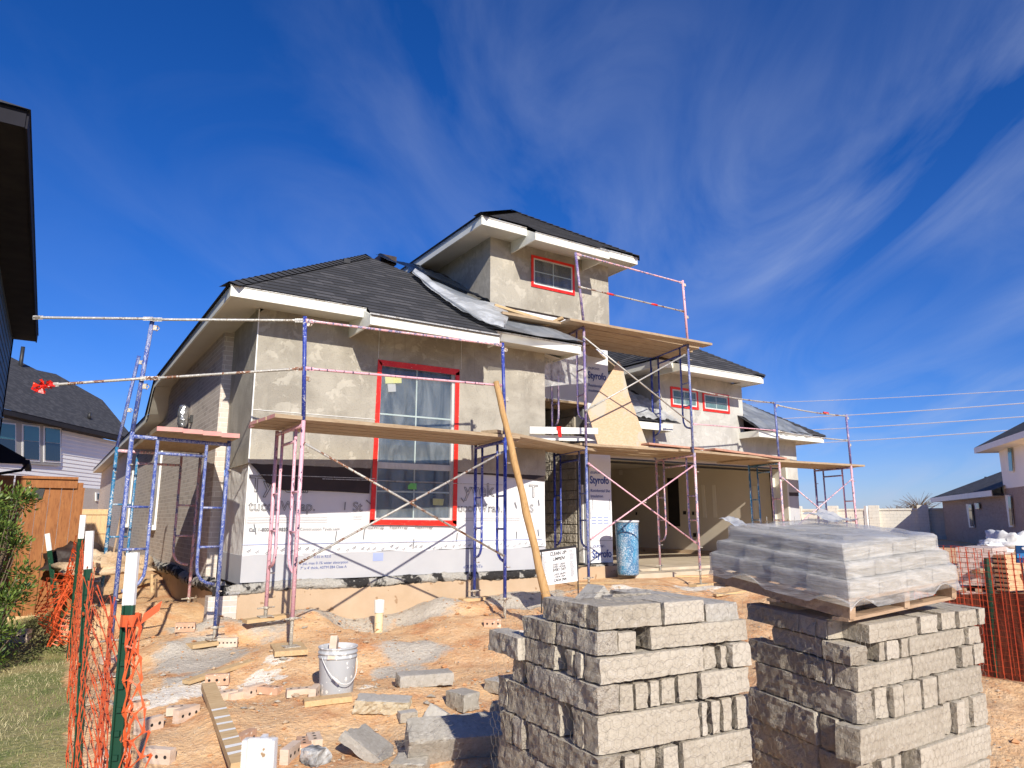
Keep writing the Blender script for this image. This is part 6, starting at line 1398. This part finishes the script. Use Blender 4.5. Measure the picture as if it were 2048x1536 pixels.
# ---------------------------------------------------------------- daylight, camera
W=bpy.data.worlds.new('World'); SC.world=W; W.use_nodes=True; nt=W.node_tree; nt.nodes.clear()
out=nt.nodes.new('ShaderNodeOutputWorld'); bg=nt.nodes.new('ShaderNodeBackground'); sky=nt.nodes.new('ShaderNodeTexSky'); sky.sky_type='NISHITA'; sky.sun_disc=False
sd=Vector((-.26,-1,.58)).normalized(); sky.sun_elevation=math.asin(sd.z); sky.sun_rotation=math.atan2(sd.x,sd.y)%(2*pi); sky.altitude=300; sky.air_density=1.0; sky.dust_density=.25; sky.ozone_density=2.5
bg.inputs[1].default_value=.115
def wn(ty,**k):
    x=nt.nodes.new(ty)
    for a,b in k.items(): setattr(x,a,b)
    return x
tc=wn('ShaderNodeTexCoord'); sp=wn('ShaderNodeSeparateXYZ'); nt.links.new(tc.outputs['Generated'],sp.inputs[0])
# cirrus: noise on a plane high above, direction / height
zz=wn('ShaderNodeMath',operation='ADD'); nt.links.new(sp.outputs[2],zz.inputs[0]); zz.inputs[1].default_value=.16
dv=wn('ShaderNodeVectorMath',operation='DIVIDE'); cb=wn('ShaderNodeCombineXYZ'); nt.links.new(zz.outputs[0],cb.inputs[0]);nt.links.new(zz.outputs[0],cb.inputs[1]);cb.inputs[2].default_value=1
nt.links.new(tc.outputs['Generated'],dv.inputs[0]); nt.links.new(cb.outputs[0],dv.inputs[1])
m0=wn('ShaderNodeMapping'); m0.inputs['Rotation'].default_value=(0,0,radians(-52)); nt.links.new(dv.outputs[0],m0.inputs[0])
mp=wn('ShaderNodeMapping'); mp.inputs['Scale'].default_value=(.55,1.35,0); mp.inputs['Location'].default_value=(2.3,.7,0); nt.links.new(m0.outputs[0],mp.inputs[0])
n1=wn('ShaderNodeTexNoise'); n1.inputs['Scale'].default_value=1.5; n1.inputs['Detail'].default_value=9; n1.inputs['Roughness'].default_value=.56; n1.inputs['Distortion'].default_value=1.1; nt.links.new(mp.outputs[0],n1.inputs['Vector'])
n2=wn('ShaderNodeTexNoise'); n2.inputs['Scale'].default_value=.75; n2.inputs['Detail'].default_value=3; nt.links.new(dv.outputs[0],n2.inputs['Vector'])
def mr(src,a,b,c,d):
    x=wn('ShaderNodeMapRange'); nt.links.new(src,x.inputs[0]); 
    for i,v in enumerate((a,b,c,d)): x.inputs[i+1].default_value=v
    return x.outputs[0]
m1=mr(n1.outputs[0],.40,.82,0,.62); m2=mr(n2.outputs[0],.36,.60,.12,1); mu_=wn('ShaderNodeMath',operation='MULTIPLY'); nt.links.new(m1,mu_.inputs[0]); nt.links.new(m2,mu_.inputs[1])
# more cloud towards +X (the right of the view)
rr_=mr(sp.outputs[0],.15,.85,.12,1.); mu2=wn('ShaderNodeMath',operation='MULTIPLY'); nt.links.new(mu_.outputs[0],mu2.inputs[0]); nt.links.new(rr_,mu2.inputs[1])
hue=wn('ShaderNodeHueSaturation'); hue.inputs['Saturation'].default_value=1.15; hue.inputs['Value'].default_value=1.; tint=wn('ShaderNodeMix',data_type='RGBA',blend_type='MULTIPLY'); tint.inputs[0].default_value=1; tint.inputs[7].default_value=(.46,.55,.90,1); nt.links.new(sky.outputs[0],tint.inputs[6]); nt.links.new(tint.outputs[2],hue.inputs['Color'])
mx=wn('ShaderNodeMix',data_type='RGBA'); nt.links.new(mu2.outputs[0],mx.inputs[0]); nt.links.new(hue.outputs[0],mx.inputs[6]); mx.inputs[7].default_value=(3.6,4.2,5.6,1)
nt.links.new(mx.outputs[2],bg.inputs[0]); nt.links.new(bg.outputs[0],out.inputs[0])
sl=bpy.data.lights.new('sun','SUN'); sl.energy=4.9; sl.angle=radians(.53); sl.color=(1,.93,.81); so=bpy.data.objects.new('sun',sl); COL.objects.link(so); so.rotation_euler=sd.to_track_quat('Z','Y').to_euler(); so.location=(-6,-20,20)
cam=bpy.data.cameras.new('camera'); co=bpy.data.objects.new('camera',cam); COL.objects.link(co); SC.camera=co
co.location=(CX,CY,EY); co.rotation_euler=(pi/2+TH,0,-YAW); cam.sensor_width=36; cam.lens=FPX/2048*36; cam.clip_start=.05; cam.clip_end=3000
cam.dof.use_dof=True; cam.dof.focus_distance=4.5; cam.dof.aperture_fstop=11.
SC.view_settings.view_transform='Standard'; SC.view_settings.look='None'; SC.view_settings.gamma=1; SC.view_settings.exposure=.3; SC.view_settings.use_curve_mapping=False
SC.cycles.transparent_max_bounces=16; SC.cycles.max_bounces=8
